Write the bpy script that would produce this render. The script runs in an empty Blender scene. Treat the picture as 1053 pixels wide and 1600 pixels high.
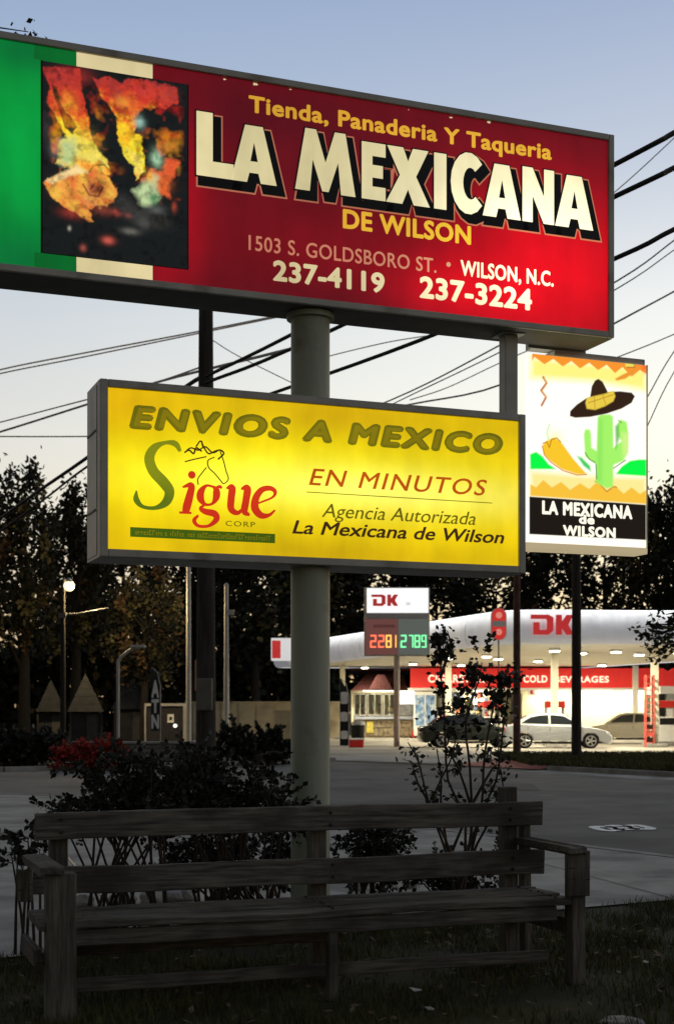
import bpy, bmesh, math, random
import numpy as np
from mathutils import Vector, Matrix
from mathutils.geometry import tessellate_polygon
S = bpy.context.scene
COL = S.collection
R = math.radians

# ---------------------------------------------------------------- camera
cam = bpy.data.cameras.new('camera'); camo = bpy.data.objects.new('camera', cam)
COL.objects.link(camo); S.camera = camo
camo.location = (0, 0, 1.45); camo.rotation_euler = (math.pi/2, 0, 0)
cam.sensor_fit = 'VERTICAL'; cam.sensor_height = 36; cam.lens = 49.5; cam.shift_y = 0.1969
cam.clip_end = 2000; cam.clip_start = 0.1
cam.dof.use_dof = True; cam.dof.focus_distance = 9.8; cam.dof.aperture_fstop = 4.5

# ---------------------------------------------------------------- dusk sky
SUN_EL, SUN_AZ = R(2.0), R(40)          # the sun has just gone, to the right of the signs
w = bpy.data.worlds.new('World'); S.world = w; w.use_nodes = True
wt = w.node_tree; bg = wt.nodes['Background']
def N(t, typ, **k):
    n = t.nodes.new(typ)
    for a, b in k.items(): setattr(n, a, b)
    return n
sky = N(wt, 'ShaderNodeTexSky', sky_type='NISHITA', sun_disc=False, sun_elevation=SUN_EL, sun_rotation=SUN_AZ)
sky.dust_density = 1.0; sky.ozone_density = 2.5
skm = N(wt, 'ShaderNodeVectorMath', operation='SCALE'); skm.inputs['Scale'].default_value = 0.33
wt.links.new(sky.outputs[0], skm.inputs[0])
tc = N(wt, 'ShaderNodeTexCoord'); sep = N(wt, 'ShaderNodeSeparateXYZ')
wt.links.new(tc.outputs['Generated'], sep.inputs[0])
def ramp(t, stops, fac):
    n = N(t, 'ShaderNodeValToRGB'); e = n.color_ramp.elements
    while len(e) > 1: e.remove(e[0])
    e[0].position = stops[0][0]; e[0].color = (*stops[0][1], 1)
    for p, c in stops[1:]:
        q = e.new(p); q.color = (*c, 1)
    t.links.new(fac, n.inputs[0]); return n
cool = ramp(wt, [(0, (.50, .33, .19)), (.06, (.80, .58, .38)), (.14, (.90, .83, .70)), (.20, (.82, .80, .755)), (.27, (.68, .72, .755)),
                 (.36, (.475, .57, .715)), (.46, (.345, .45, .65)), (.7, (.22, .25, .31)), (1, (.16, .175, .21))], sep.outputs['Z'])
warm = ramp(wt, [(0, (.9, .55, .22)), (.06, (1.25, .95, .52)), (.14, (1.25, 1.15, .86)), (.20, (1.15, 1.12, .97)), (.27, (1.02, 1.02, .97)),
                 (.36, (.64, .69, .78)), (.46, (.38, .46, .66)), (.7, (.23, .26, .31)), (1, (.16, .175, .21))], sep.outputs['Z'])
dt = N(wt, 'ShaderNodeVectorMath', operation='DOT_PRODUCT'); wt.links.new(tc.outputs['Generated'], dt.inputs[0])
dt.inputs[1].default_value = (math.sin(SUN_AZ), math.cos(SUN_AZ), 0)
mr = N(wt, 'ShaderNodeMapRange', interpolation_type='SMOOTHSTEP'); wt.links.new(dt.outputs['Value'], mr.inputs[0])
mr.inputs[1].default_value = .52; mr.inputs[2].default_value = .95
mx = N(wt, 'ShaderNodeMix', data_type='RGBA'); wt.links.new(mr.outputs[0], mx.inputs[0])
wt.links.new(cool.outputs[0], mx.inputs[6]); wt.links.new(warm.outputs[0], mx.inputs[7])
mx2 = N(wt, 'ShaderNodeMix', data_type='RGBA'); mx2.inputs[0].default_value = .88
wt.links.new(skm.outputs[0], mx2.inputs[6]); wt.links.new(mx.outputs[2], mx2.inputs[7])
dm = N(wt, 'ShaderNodeMapRange', interpolation_type='SMOOTHSTEP'); wt.links.new(dt.outputs['Value'], dm.inputs[0])   # dusk: the side away from the glow is dimmer
dm.inputs[1].default_value = -1.0; dm.inputs[2].default_value = .62; dm.inputs[3].default_value = .26; dm.inputs[4].default_value = 1.0
ds = N(wt, 'ShaderNodeVectorMath', operation='SCALE'); wt.links.new(mx2.outputs[2], ds.inputs[0]); wt.links.new(dm.outputs[0], ds.inputs['Scale'])
dc = N(wt, 'ShaderNodeMix', data_type='RGBA'); wt.links.new(dm.outputs[0], dc.inputs[0]); dc.inputs[6].default_value = (1.12, 1.0, .80, 1); dc.inputs[7].default_value = (1, 1, 1, 1)
dv = N(wt, 'ShaderNodeVectorMath', operation='MULTIPLY'); wt.links.new(ds.outputs[0], dv.inputs[0]); wt.links.new(dc.outputs[2], dv.inputs[1])
wt.links.new(dv.outputs[0], bg.inputs[0]); bg.inputs[1].default_value = 1.0
sl = bpy.data.lights.new('sun', 'SUN'); sl.energy = .04; sl.angle = R(20); sl.color = (1, .8, .6)
so = bpy.data.objects.new('sun', sl); COL.objects.link(so)
so.rotation_euler = Vector((-math.sin(SUN_AZ)*math.cos(R(6)), -math.cos(SUN_AZ)*math.cos(R(6)), -math.sin(R(6)))).to_track_quat('-Z', 'Y').to_euler()
S.view_settings.view_transform = 'Standard'; S.view_settings.look = 'None'
S.view_settings.exposure = 0; S.view_settings.gamma = 1; S.view_settings.use_curve_mapping = False

# ---------------------------------------------------------------- helpers
def srgb(r, g, b):
    f = lambda c: (c/255/12.92 if c/255 <= .04045 else ((c/255+.055)/1.055)**2.4)
    return (f(r), f(g), f(b))
def mat(name, col, rough=.7, metal=0., var=.15, scale=8., bump=0., emit=0., coat=0., stretch=(1, 1, 1), spec=.2, dirt=None):
    m = bpy.data.materials.new(name); m.use_nodes = True; t = m.node_tree; b = t.nodes['Principled BSDF']
    b.inputs['Roughness'].default_value = rough; b.inputs['Metallic'].default_value = metal
    b.inputs['Specular IOR Level'].default_value = spec; b.inputs['Coat Weight'].default_value = coat
    c = N(t, 'ShaderNodeTexCoord'); mp = N(t, 'ShaderNodeMapping'); mp.inputs['Scale'].default_value = stretch
    t.links.new(c.outputs['Object'], mp.inputs[0])
    no = N(t, 'ShaderNodeTexNoise'); no.inputs['Scale'].default_value = scale; no.inputs['Detail'].default_value = 5
    t.links.new(mp.outputs[0], no.inputs[0])
    lo = tuple(x*(1-var) for x in col); hi = tuple(min(1, x*(1+var)) for x in col)
    rp = ramp(t, [(.3, lo), (.7, hi)], no.outputs[0])
    last = rp.outputs[0]
    if dirt:
        n2 = N(t, 'ShaderNodeTexNoise'); n2.inputs['Scale'].default_value = dirt[1]; n2.inputs['Detail'].default_value = 6
        t.links.new(c.outputs['Object'], n2.inputs[0])
        f = ramp(t, [(dirt[2], (0, 0, 0)), (dirt[3], (1, 1, 1))], n2.outputs[0])
        mm = N(t, 'ShaderNodeMix', data_type='RGBA'); t.links.new(f.outputs[0], mm.inputs[0])
        t.links.new(last, mm.inputs[6]); mm.inputs[7].default_value = (*dirt[0], 1); last = mm.outputs[2]
    t.links.new(last, b.inputs['Base Color'])
    if bump:
        bp = N(t, 'ShaderNodeBump'); bp.inputs['Strength'].default_value = bump; bp.inputs['Distance'].default_value = .02
        t.links.new(no.outputs[0], bp.inputs['Height']); t.links.new(bp.outputs[0], b.inputs['Normal'])
    if emit:
        b.inputs['Emission Color'].default_value = (*col, 1); b.inputs['Emission Strength'].default_value = emit
    return m
def glow(name, col, strength=1.):
    m = bpy.data.materials.new(name); m.use_nodes = True; t = m.node_tree; b = t.nodes['Principled BSDF']
    b.inputs['Base Color'].default_value = (*[x*.5 for x in col], 1); b.inputs['Roughness'].default_value = .5
    b.inputs['Emission Color'].default_value = (*col, 1); b.inputs['Emission Strength'].default_value = strength
    return m
def tag(o, label=None, cat=None, group=None, kind=None):
    if label: o['label'] = label
    if cat: o['category'] = cat
    if group: o['group'] = group
    if kind: o['kind'] = kind
    return o
def empty(name, loc=(0, 0, 0), rz=0, label=None, cat=None, group=None):
    o = bpy.data.objects.new(name, None); COL.objects.link(o); o.location = loc; o.rotation_euler = (0, 0, rz)
    o.empty_display_size = .2
    return tag(o, label, cat, group)
def copy_tree(o, parent=None):
    c = o.copy(); COL.objects.link(c)
    if parent: c.parent = parent
    for ch in list(KIDS.get(o.name, [])):
        d = copy_tree(ch, c); KIDS.setdefault(c.name, []).append(d)
    return c
KIDS = {}
def link(name, me, parent=None):
    o = bpy.data.objects.new(name, me); COL.objects.link(o)
    if parent: o.parent = parent; KIDS.setdefault(parent.name, []).append(o)
    return o
class MB:
    def __init__(s): s.v = []; s.f = []; s.m = []; s.sm = []
    def add(s, vs, fs, mi=0, smooth=False):
        b = len(s.v); s.v += [tuple(v) for v in vs]
        for f in fs: s.f.append([b+i for i in f]); s.m.append(mi); s.sm.append(smooth)
        return s
    def box(s, x0, x1, y0, y1, z0, z1, mi=0, bev=0):
        if bev:
            bm = bmesh.new(); bmesh.ops.create_cube(bm, size=1)
            for v in bm.verts: v.co = Vector(((x0+x1)/2+v.co.x*(x1-x0), (y0+y1)/2+v.co.y*(y1-y0), (z0+z1)/2+v.co.z*(z1-z0)))
            bmesh.ops.bevel(bm, geom=list(bm.edges), offset=bev, segments=2, affect='EDGES', profile=.5)
            bm.verts.index_update()
            s.add([v.co for v in bm.verts], [[v.index for v in f.verts] for f in bm.faces], mi); bm.free(); return s
        vs = [(x, y, z) for z in (z0, z1) for y in (y0, y1) for x in (x0, x1)]
        return s.add(vs, [(0, 2, 3, 1), (4, 5, 7, 6), (0, 1, 5, 4), (2, 6, 7, 3), (0, 4, 6, 2), (1, 3, 7, 5)], mi)
    def tube(s, pts, r, n=8, mi=0, cap=True, smooth=True):
        pts = [Vector(p) for p in pts]; k = len(pts)
        rs = r if isinstance(r, (list, tuple)) else [r]*k
        d0 = (pts[1]-pts[0]).normalized()
        up = Vector((0, 0, 1)) if abs(d0.z) < .9 else Vector((1, 0, 0))
        vs = []
        for i, p in enumerate(pts):
            d = (pts[min(i+1, k-1)]-pts[max(i-1, 0)]).normalized()
            a = d.cross(up).normalized(); b = a.cross(d).normalized()
            for j in range(n):
                t = 2*math.pi*j/n; vs.append(p+(a*math.cos(t)+b*math.sin(t))*rs[i])
        fs = [(i*n+j, i*n+(j+1) % n, (i+1)*n+(j+1) % n, (i+1)*n+j) for i in range(k-1) for j in range(n)]
        s.add(vs, fs, mi, smooth)
        if cap:
            s.add(vs[:n], [list(range(n))[::-1]], mi); s.add(vs[-n:], [list(range(n))], mi)
        return s
    def prism(s, poly, a0, a1, axis='y', mi=0):   # poly in the two other axes
        def P(u, v, a): return {'y': (u, a, v), 'z': (u, v, a), 'x': (a, u, v)}[axis]
        n = len(poly)
        s.add([P(u, v, a0) for u, v in poly], [list(range(n))], mi)
        s.add([P(u, v, a1) for u, v in poly], [list(range(n))[::-1]], mi)
        vs = [P(u, v, a0) for u, v in poly]+[P(u, v, a1) for u, v in poly]
        return s.add(vs, [(i, (i+1) % n, n+(i+1) % n, n+i) for i in range(n)], mi)
    def build(s, name, mats, parent=None):
        me = bpy.data.meshes.new(name); me.from_pydata(s.v, [], s.f)
        for m in (mats if isinstance(mats, (list, tuple)) else [mats]): me.materials.append(m)
        me.polygons.foreach_set('material_index', s.m); me.polygons.foreach_set('use_smooth', s.sm)
        me.update()
        bm = bmesh.new(); bm.from_mesh(me); bmesh.ops.recalc_face_normals(bm, faces=bm.faces); bm.to_mesh(me); bm.free()
        return link(name, me, parent)
def quads(name, V, mats, mi=None, parent=None, link_it=True):   # V (n,4,3)
    n = len(V); me = bpy.data.meshes.new(name)
    me.vertices.add(n*4); me.vertices.foreach_set('co', V.reshape(-1).astype(np.float32))
    me.loops.add(n*4); me.loops.foreach_set('vertex_index', np.arange(n*4, dtype=np.int32))
    me.polygons.add(n); me.polygons.foreach_set('loop_start', np.arange(0, n*4, 4, dtype=np.int32))
    for m in (mats if isinstance(mats, (list, tuple)) else [mats]): me.materials.append(m)
    if mi is not None: me.polygons.foreach_set('material_index', np.asarray(mi, dtype=np.int32))
    me.update(calc_edges=True); me.validate()
    return link(name, me, parent) if link_it else me
def at(px, py, D):          # a point of the place at distance D, from a bearing
    return Vector(((px-526.5)/2200*D, D, 1.45+(1115-py)/2200*D))
def gx(px, D): return (px-526.5)/2200*D
def gz(py, D): return 1.45+(1115-py)/2200*D

# ---------------------------------------------------------------- materials
M = {}
M['asphalt'] = mat('asphalt', (.135, .126, .112), .85, var=.22, scale=1.2, bump=.3, dirt=((.085, .08, .072), .35, .5, .62))
M['concrete'] = mat('concrete', (.33, .31, .275), .9, var=.22, scale=2.2, bump=.3, dirt=((.20, .19, .17), .8, .5, .6))
M['forecourt'] = mat('forecourt_concrete', (.33, .31, .27), .7, var=.18, scale=.5, bump=.1, dirt=((.2, .19, .17), .25, .5, .6))
M['kerb'] = mat('kerb_concrete', (.28, .27, .25), .9, var=.25, scale=3)
M['soil'] = mat('soil', (.05, .042, .03), .95, var=.4, scale=6, bump=.8)
M['turf'] = mat('turf', (.03, .030, .011), .95, var=.4, scale=3, bump=.6)
M['blade'] = mat('grass_blade', (.055, .056, .016), .7, var=.5, scale=1.5)
M['red_ground'] = mat('red_lit_patch', (.42, .13, .09), .85, var=.3, scale=2, bump=.3)
M['paint'] = mat('road_paint', (.8, .8, .76), .6, var=.15, scale=20)
M['steel_grey'] = mat('grey_painted_steel', (.36, .35, .31), .5, metal=.2, var=.12, scale=5, dirt=((.22, .20, .16), 3, .55, .7))
M['dark_steel'] = mat('dark_painted_steel', (.10, .095, .08), .6, var=.2, scale=4)
M['pole_green'] = mat('green_grey_pole_paint', (.31, .335, .26), .5, var=.14, scale=2, bump=.05, stretch=(3, 3, .5), dirt=((.22, .22, .16), 4, .6, .75))
M['wood'] = mat('weathered_bench_wood', (.105, .098, .084), .85, var=.6, scale=5, bump=.45, stretch=(.8, 11, 11), dirt=((.05, .045, .038), 2.5, .45, .65))
M['wood2'] = mat('weathered_post_wood', (.105, .095, .080), .85, var=.5, scale=5, bump=.5, stretch=(12, 12, 1), dirt=((.05, .045, .038), 2.5, .45, .65))
M['pole_wood'] = mat('creosoted_pole_wood', (.035, .031, .027), .9, var=.4, scale=3, bump=.5, stretch=(6, 6, .6))
M['galv'] = mat('galvanised_steel', (.34, .34, .33), .5, metal=.3, var=.12, scale=4)
M['cable'] = mat('cable_sheath', (.015, .015, .015), .7, var=.1)
M['cable_thin'] = mat('thin_cable', (.30, .30, .32), .7, var=.1)
M['bark'] = mat('bark', (.022, .019, .015), .9, var=.4, scale=6, bump=.8, stretch=(4, 4, 1))
M['leaf_dark'] = mat('leaf_dark', (.014, .016, .009), .7, var=.5, scale=.8)
M['leaf_olive'] = mat('leaf_olive', (.10, .085, .035), .7, var=.5, scale=.8)
M['leaf_brown'] = mat('leaf_autumn', (.09, .055, .025), .7, var=.5, scale=.8)
M['rose_leaf'] = mat('rose_leaf', (.018, .021, .014), .6, var=.5, scale=3)
M['rose_leaf2'] = mat('rose_leaf_pale', (.035, .04, .03), .6, var=.4, scale=3)
M['cane'] = mat('rose_cane', (.05, .038, .028), .8, var=.3)
M['stone'] = mat('pale_stone', (.30, .29, .27), .9, var=.3, scale=9, bump=.5)
M['black'] = mat('black_plastic', (.012, .012, .012), .5, var=.1)
M['white'] = mat('white_paint', (.78, .78, .76), .5, var=.05, scale=2)
M['red'] = mat('red_paint', (.55, .03, .025), .45, var=.1, scale=2)
M['dkred'] = mat('dark_red_roof', (.03, .008, .008), .7, var=.3, scale=3)
M['cream'] = mat('cream_wall', (.62, .56, .42), .8, var=.08, scale=.8)

# ---------------------------------------------------------------- ground
def sheet(name, poly, z, m, kind='structure'):
    o = MB().add([(x, y, z) for x, y in poly], [list(range(len(poly)))]).build(name, m); return tag(o, kind=kind)
sheet('ground', [(-600, -80), (600, -80), (600, 1200), (-600, 1200)], 0, M['turf'])
# pavement / driveway between the lawn and the road
sheet('pavement', [(-14, 1.4), (-1.98, 8.3), (2.61, 10.9), (12, 16.2), (12, 8.6), (14, 6.0), (16, 9), (14, 16), (8, 18), (3.37, 14.05), (2.7, 15.2), (0, 19), (-3, 24), (-9, 27), (-30, 27), (-30, 1.4)][:3] +
      [(5.2, 12.35), (3.37, 14.05), (2.7, 15.2), (0.2, 19), (-3, 23.5), (-9, 27), (-30, 27), (-30, 1.4)], .012, M['concrete'])
sheet('road', [(5.28, 12.3), (3.45, 14.1), (2.78, 15.25), (.28, 19.05), (-2.95, 23.55), (-8.97, 27.05), (-40, 27.05), (-60, 30), (-40, 33), (-8.3, 35), (-2.5, 39.5), (-.1, 42.4), (3, 38.5), (7.64, 31.9), (16, 26), (40, 19), (80, 12), (80, -20), (40, -4), (12, 8)], .008, M['asphalt'])
sheet('forecourt', [(-.1, 43.4), (3.4, 40.2), (10, 47), (60, 47), (60, 100), (-9, 100), (-7, 60)], .012, M['forecourt'])
sheet('red_lit_patch', [(3.2, 39.4), (5.2, 36.2), (7.3, 43), (6.6, 45.5), (5.4, 45.4)], .02, M['red_ground'])  # red light on the ground, put into this patch's colour
def ribbon(name, pts, wd, h, m):
    b = MB()
    for (x0, y0), (x1, y1) in zip(pts, pts[1:]):
        d = Vector((x1-x0, y1-y0, 0)); L = d.length; d.normalize(); n = Vector((-d.y, d.x, 0))*wd/2
        k = max(1, int(L/2.4))
        for i in range(k):
            a = Vector((x0, y0, 0))+d*(L*i/k+.006); c = Vector((x0, y0, 0))+d*(L*(i+1)/k-.006)
            q = [a-n, c-n, c+n, a+n]
            b.add([p for p in q]+[p+Vector((0, 0, h)) for p in q], [(0, 1, 2, 3), (4, 5, 6, 7), (0, 1, 5, 4), (1, 2, 6, 5), (2, 3, 7, 6), (3, 0, 4, 7)])
    return tag(b.build(name, m), kind='structure')
ribbon('kerb', [(-40, 33.1), (-8.3, 35.1), (-2.5, 39.6), (-.1, 42.5)], .16, .12, M['kerb'])
ribbon('kerb', [(5.4, 35.9), (7.74, 32.0), (16, 26.1), (40, 19.1)], .16, .12, M['kerb'])
ribbon('kerb', [(-8.97, 27.0), (-2.95, 23.5), (.24, 19.0), (2.72, 15.2), (3.4, 14.08), (5.2, 12.34)], .14, .02, M['kerb'])
sheet('verge', [(5.3, 35.9), (7.74, 32.1), (16, 26.2), (60, 14), (60, 46.5), (10.2, 46.5)], .11, M['turf'])
sheet('gutter', [(5.2, 35.75), (7.6, 31.75), (15.9, 25.85), (40, 18.85), (40, 17.6), (15.4, 24.6), (6.9, 30.7), (4.6, 34.9)], .012, M['concrete'])
q_ = random.Random(12); M['tar'] = mat('crack_sealing_tar', (.03, .03, .03), .5, var=.3); M['patch'] = mat('asphalt_patch', (.085, .08, .072), .85, var=.2, scale=3, bump=.3)
for (x, y, dx, dy, n_) in ((1.0, 24, 1.0, .25, 9), (3.0, 20, .9, -.5, 10), (-6, 30, 1.1, .3, 8), (5, 24, .5, -1.0, 9), (2.4, 30, 1.2, -.7, 9), (-1, 33, 1.2, .1, 9)):
    pts = [(x, y)]
    for i in range(n_): pts.append((pts[-1][0]+dx*q_.uniform(.5, 1)+q_.gauss(0, .15), pts[-1][1]+dy*q_.uniform(.5, 1)+q_.gauss(0, .15)))
    P_, W_s = pts, [q_.uniform(.02, .05) for _ in pts]; vs = []
    for i, (a_, b_) in enumerate(P_): vs += [(a_, b_-W_s[i], .012), (a_, b_+W_s[i], .012)]
    tag(MB().add(vs, [(2*i, 2*i+1, 2*i+3, 2*i+2) for i in range(len(P_)-1)]).build('road_crack', M['tar']), kind='structure')
for (x, y, w_, d_) in ((2.2, 27, 1.6, 2.4), (6.4, 21, 1.2, 1.8)):
    tag(MB().add([(x, y, .014), (x+w_, y-.4*w_, .014), (x+w_+.2, y+d_-.4*w_, .014), (x+.1, y+d_, .014)], [(0, 1, 2, 3)]).build('road_patch', M['patch']), kind='structure')
for i in range(3):    # saw-cut joints of the pavement slab
    a_ = Vector((2.61-i*1.9, 10.95-i*1.08, .016)); e_ = a_+Vector((-.9-.4*i, 3.6+1.2*i, 0)); n_ = Vector((.012, .003, 0))
    tag(MB().add([a_-n_, a_+n_, e_+n_, e_-n_], [(0, 1, 2, 3)]).build('pavement_joint', M['tar']), kind='structure')
# lawn grass (uncountable)
rng = np.random.default_rng(3)
def blades(name, n, inside, h0, h1, wd, z=0.0, mats=None):
    P = inside(n); n = len(P)
    a = rng.uniform(0, 2*np.pi, n); h = rng.uniform(h0, h1, n); ln = rng.uniform(-.5, .5, (n, 2))*h[:, None]
    dx = np.stack([np.cos(a), np.sin(a)], 1)*wd
    V = np.zeros((n, 4, 3))
    V[:, 0, :2] = P-dx; V[:, 1, :2] = P+dx; V[:, 2, :2] = P+dx*.3+ln; V[:, 3, :2] = P-dx*.3+ln
    V[:, 2:, 2] = h[:, None]; V[:, :, 2] += z
    return tag(quads(name, V, mats or M['blade']), kind='stuff')
def lawn_pts(n):
    x = rng.uniform(-3.2, 6, n); y = rng.uniform(3.4, 12.8, n)
    pat = np.sin(x*2.1+y*1.3)+np.sin(x*4.7-y*2.9+1)+.7*np.sin(y*6.1+x*5.3)
    keep = (rng.random(n) < np.clip(.62+pat*.3, .08, 1)) & (y < 8.3+(x+1.98)*.5665+rng.normal(0, .06, n)) & ((np.abs(x) < .27*y+.3) | (rng.random(n) < .45))
    return np.stack([x, y], 1)[keep]
g = blades('lawn_grass', 190000, lawn_pts, .02, .065, .0035)
tag(g, 'short dark lawn grass under and in front of the wooden bench', 'grass')
n_ = 420; LP = np.stack([rng.uniform(-2.6, 3.2, n_), rng.uniform(5.8, 9.5, n_), rng.uniform(.015, .05, n_)], 1); LP = LP[LP[:, 1] < 8.2+(LP[:, 0]+1.98)*.5665]
def leaf_litter():
    V = np.zeros((len(LP), 4, 3)); a = rng.uniform(0, 6.28, len(LP)); d = np.stack([np.cos(a), np.sin(a), rng.normal(0, .25, len(LP))], 1)*rng.uniform(.018, .042, len(LP))[:, None]; e = np.stack([-np.sin(a), np.cos(a), rng.normal(0, .25, len(LP))], 1)*.014
    V[:, 0] = LP-d; V[:, 1] = LP+e; V[:, 2] = LP+d; V[:, 3] = LP-e; return V
tag(quads('fallen_leaves', leaf_litter(), mat('dry_leaf', (.12, .085, .05), .8, var=.5, scale=5)), 'dry fallen leaves scattered in the lawn under the bench', 'leaves', kind='stuff')
def verge_pts(n):
    x = rng.uniform(5, 16, n); y = rng.uniform(26, 46, n); keep = (y > 32.2-(x-7.74)*.71) & (y > 36-(x-5.3)*1.5)
    return np.stack([x, y], 1)[keep]
g = blades('verge_grass', 50000, verge_pts, .04, .16, .02, .11)
tag(g, 'rough grass on the verge in front of the petrol station', 'grass')
# white painted loops on the road
pb = MB()
def flatring(cx, cy, rx, ry, wd, ph=0, wob=.12, seed=0):
    r_ = random.Random(seed); n = 40; vs = []
    ws = [1+wob*math.sin(3*2*math.pi*i/n+seed)+r_.uniform(-.03, .03) for i in range(n)]
    for i in range(n):
        t = 2*math.pi*i/n
        for q in (-1, 1): vs.append((cx+(rx*ws[i]+q*wd)*math.cos(t), cy+(ry*ws[i]+q*wd*1.6)*math.sin(t), .016))
    pb.add(vs, [(2*i, 2*i+1, (2*i+3) % (2*n), (2*i+2) % (2*n)) for i in range(n)])
flatring(3.37, 17.6, .14, .30, .07, seed=1); flatring(3.58, 17.75, .14, .28, .07, seed=2); flatring(3.80, 17.8, .13, .30, .07, seed=4)
tag(pb.build('road_paint_mark', M['paint']), 'white hand painted loops on the grey road right of the bench', 'road marking')

# ---------------------------------------------------------------- sign plane frame
A = math.atan2(.358, .934); U = Vector((.934, .358, 0)); VV = Vector((-.358, .934, 0))
P0 = Vector((-.104, 9.285, 0))      # foot of the front plane of the upper sign at the pole
POLE = P0+VV*.21
class Plane:
    """sign-local frame: t along the face, v back, z up"""
    def __init__(s, v): s.v = v; s.O = P0+VV*v
    def tz(s, px, py):
        a = (px-526.5)/2200; b = (1115-py)/2200
        n = VV; D = s.O.dot(n)/(Vector((a, 1, 0)).dot(n)); p = Vector((a, 1, 0))*D
        return ((p-s.O).dot(U), 1.45+b*D)
def ev_text(body, size=1, offset=0., shear=0., space=1., bold_res=6):
    cu = bpy.data.curves.new('t', 'FONT'); cu.body = body; cu.offset = offset; cu.shear = shear
    cu.space_character = space; cu.extrude = .004; cu.resolution_u = bold_res; cu.size = size
    o = bpy.data.objects.new('t', cu); COL.objects.link(o)
    dg = bpy.context.evaluated_depsgraph_get(); me = bpy.data.meshes.new_from_object(o.evaluated_get(dg))
    bpy.data.objects.remove(o); bpy.data.curves.remove(cu)
    return me
def lettering(name, body, x0, x1, zb, zt, y, m, parent, offset=0., shear=0., space=1., thick=.004, cap=None, res=4, squash=None):
    """text fitted between x0..x1 with the cap height zb..zt, standing proud of the plane y (front is -y); weight by stacked shifted sheets"""
    me = ev_text(body, 1, 0, 0, space, res); n = len(me.vertices); co = np.zeros(n*3); me.vertices.foreach_get('co', co); co = co.reshape(-1, 3)
    faces = [tuple(p.vertices) for p in me.polygons]; bpy.data.meshes.remove(me)
    capm = ev_text('E', 1, 0, 0); cc = np.zeros(len(capm.vertices)*3); capm.vertices.foreach_get('co', cc); cc = cc.reshape(-1, 3); bpy.data.meshes.remove(capm)
    co[:, 0] += shear*co[:, 1]
    w = offset; lo, hi = co[:, 0].min()-w, co[:, 0].max()+w; b, t = cc[:, 1].min()-w, cc[:, 1].max()+w
    offs = [(0, 0)]
    if w > 0: offs = [(w*math.cos(k*math.pi/4), w*math.sin(k*math.pi/4)) for k in range(8)]+([(0, 0)] if w > .02 else [])
    VS, FS = [], []
    for k, (dx, dy) in enumerate(offs):
        V = np.zeros_like(co); V[:, 0] = x0+(co[:, 0]+dx-lo)/(hi-lo)*(x1-x0); V[:, 2] = zb+(co[:, 1]+dy-b)/(t-b)*(zt-zb)
        V[:, 1] = y-np.where(co[:, 2] > 0, thick+k*.00012, 0); FS += [tuple(i+len(VS)*n for i in f) for f in faces]; VS.append(V)
    me = bpy.data.meshes.new(name); me.from_pydata(np.concatenate(VS).tolist(), [], FS); me.materials.append(m); me.update()
    return link(name, me, parent)
def stroke(pts, ws):
    """variable-width ribbon polygon strips -> (verts2d, quads)"""
    out = []; n = len(pts)
    if not isinstance(ws, (list, tuple)): ws = [ws]*n
    vs = []
    for i in range(n):
        a = Vector(pts[max(i-1, 0)]); b = Vector(pts[min(i+1, n-1)]); d = (b-a).normalized(); nn = Vector((-d.y, d.x))*ws[i]/2
        p = Vector(pts[i]); vs += [p+nn, p-nn]
    return vs, [(2*i, 2*i+1, 2*i+3, 2*i+2) for i in range(n-1)]
def smooth(pts, ws=None, k=6):
    """Catmull-Rom"""
    if ws is None or not isinstance(ws, (list, tuple)): ws = [ws or 1]*len(pts)
    P = [Vector((*p, q)) for p, q in zip(pts, ws)]; P = [P[0]*2-P[1]]+P+[P[-1]*2-P[-2]]; o = []
    for i in range(1, len(P)-2):
        for j in range(k):
            t = j/k; a, b, c, d = P[i-1:i+3]
            o.append(.5*((2*b)+(c-a)*t+(2*a-5*b+4*c-d)*t*t+(3*b-a-3*c+d)*t**3))
    o.append(P[-2]); return [(p.x, p.y) for p in o], [max(p.z, 1e-4) for p in o]
def plate(b, vs, fs, y, th=.004):
    """thick 2D shape facing -y"""
    n = len(vs); b.add([(v[0], y-th, v[1]) for v in vs], fs)
    ed = {}
    for f in fs:
        for i in range(len(f)):
            e = (f[i], f[(i+1) % len(f)]); k = tuple(sorted(e)); ed[k] = ed.get(k, 0)+1
    es = [k for k, c in ed.items() if c == 1]
    b.add([(v[0], y-th, v[1]) for v in vs]+[(v[0], y, v[1]) for v in vs], [(i, j, n+j, n+i) for i, j in es])
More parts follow.
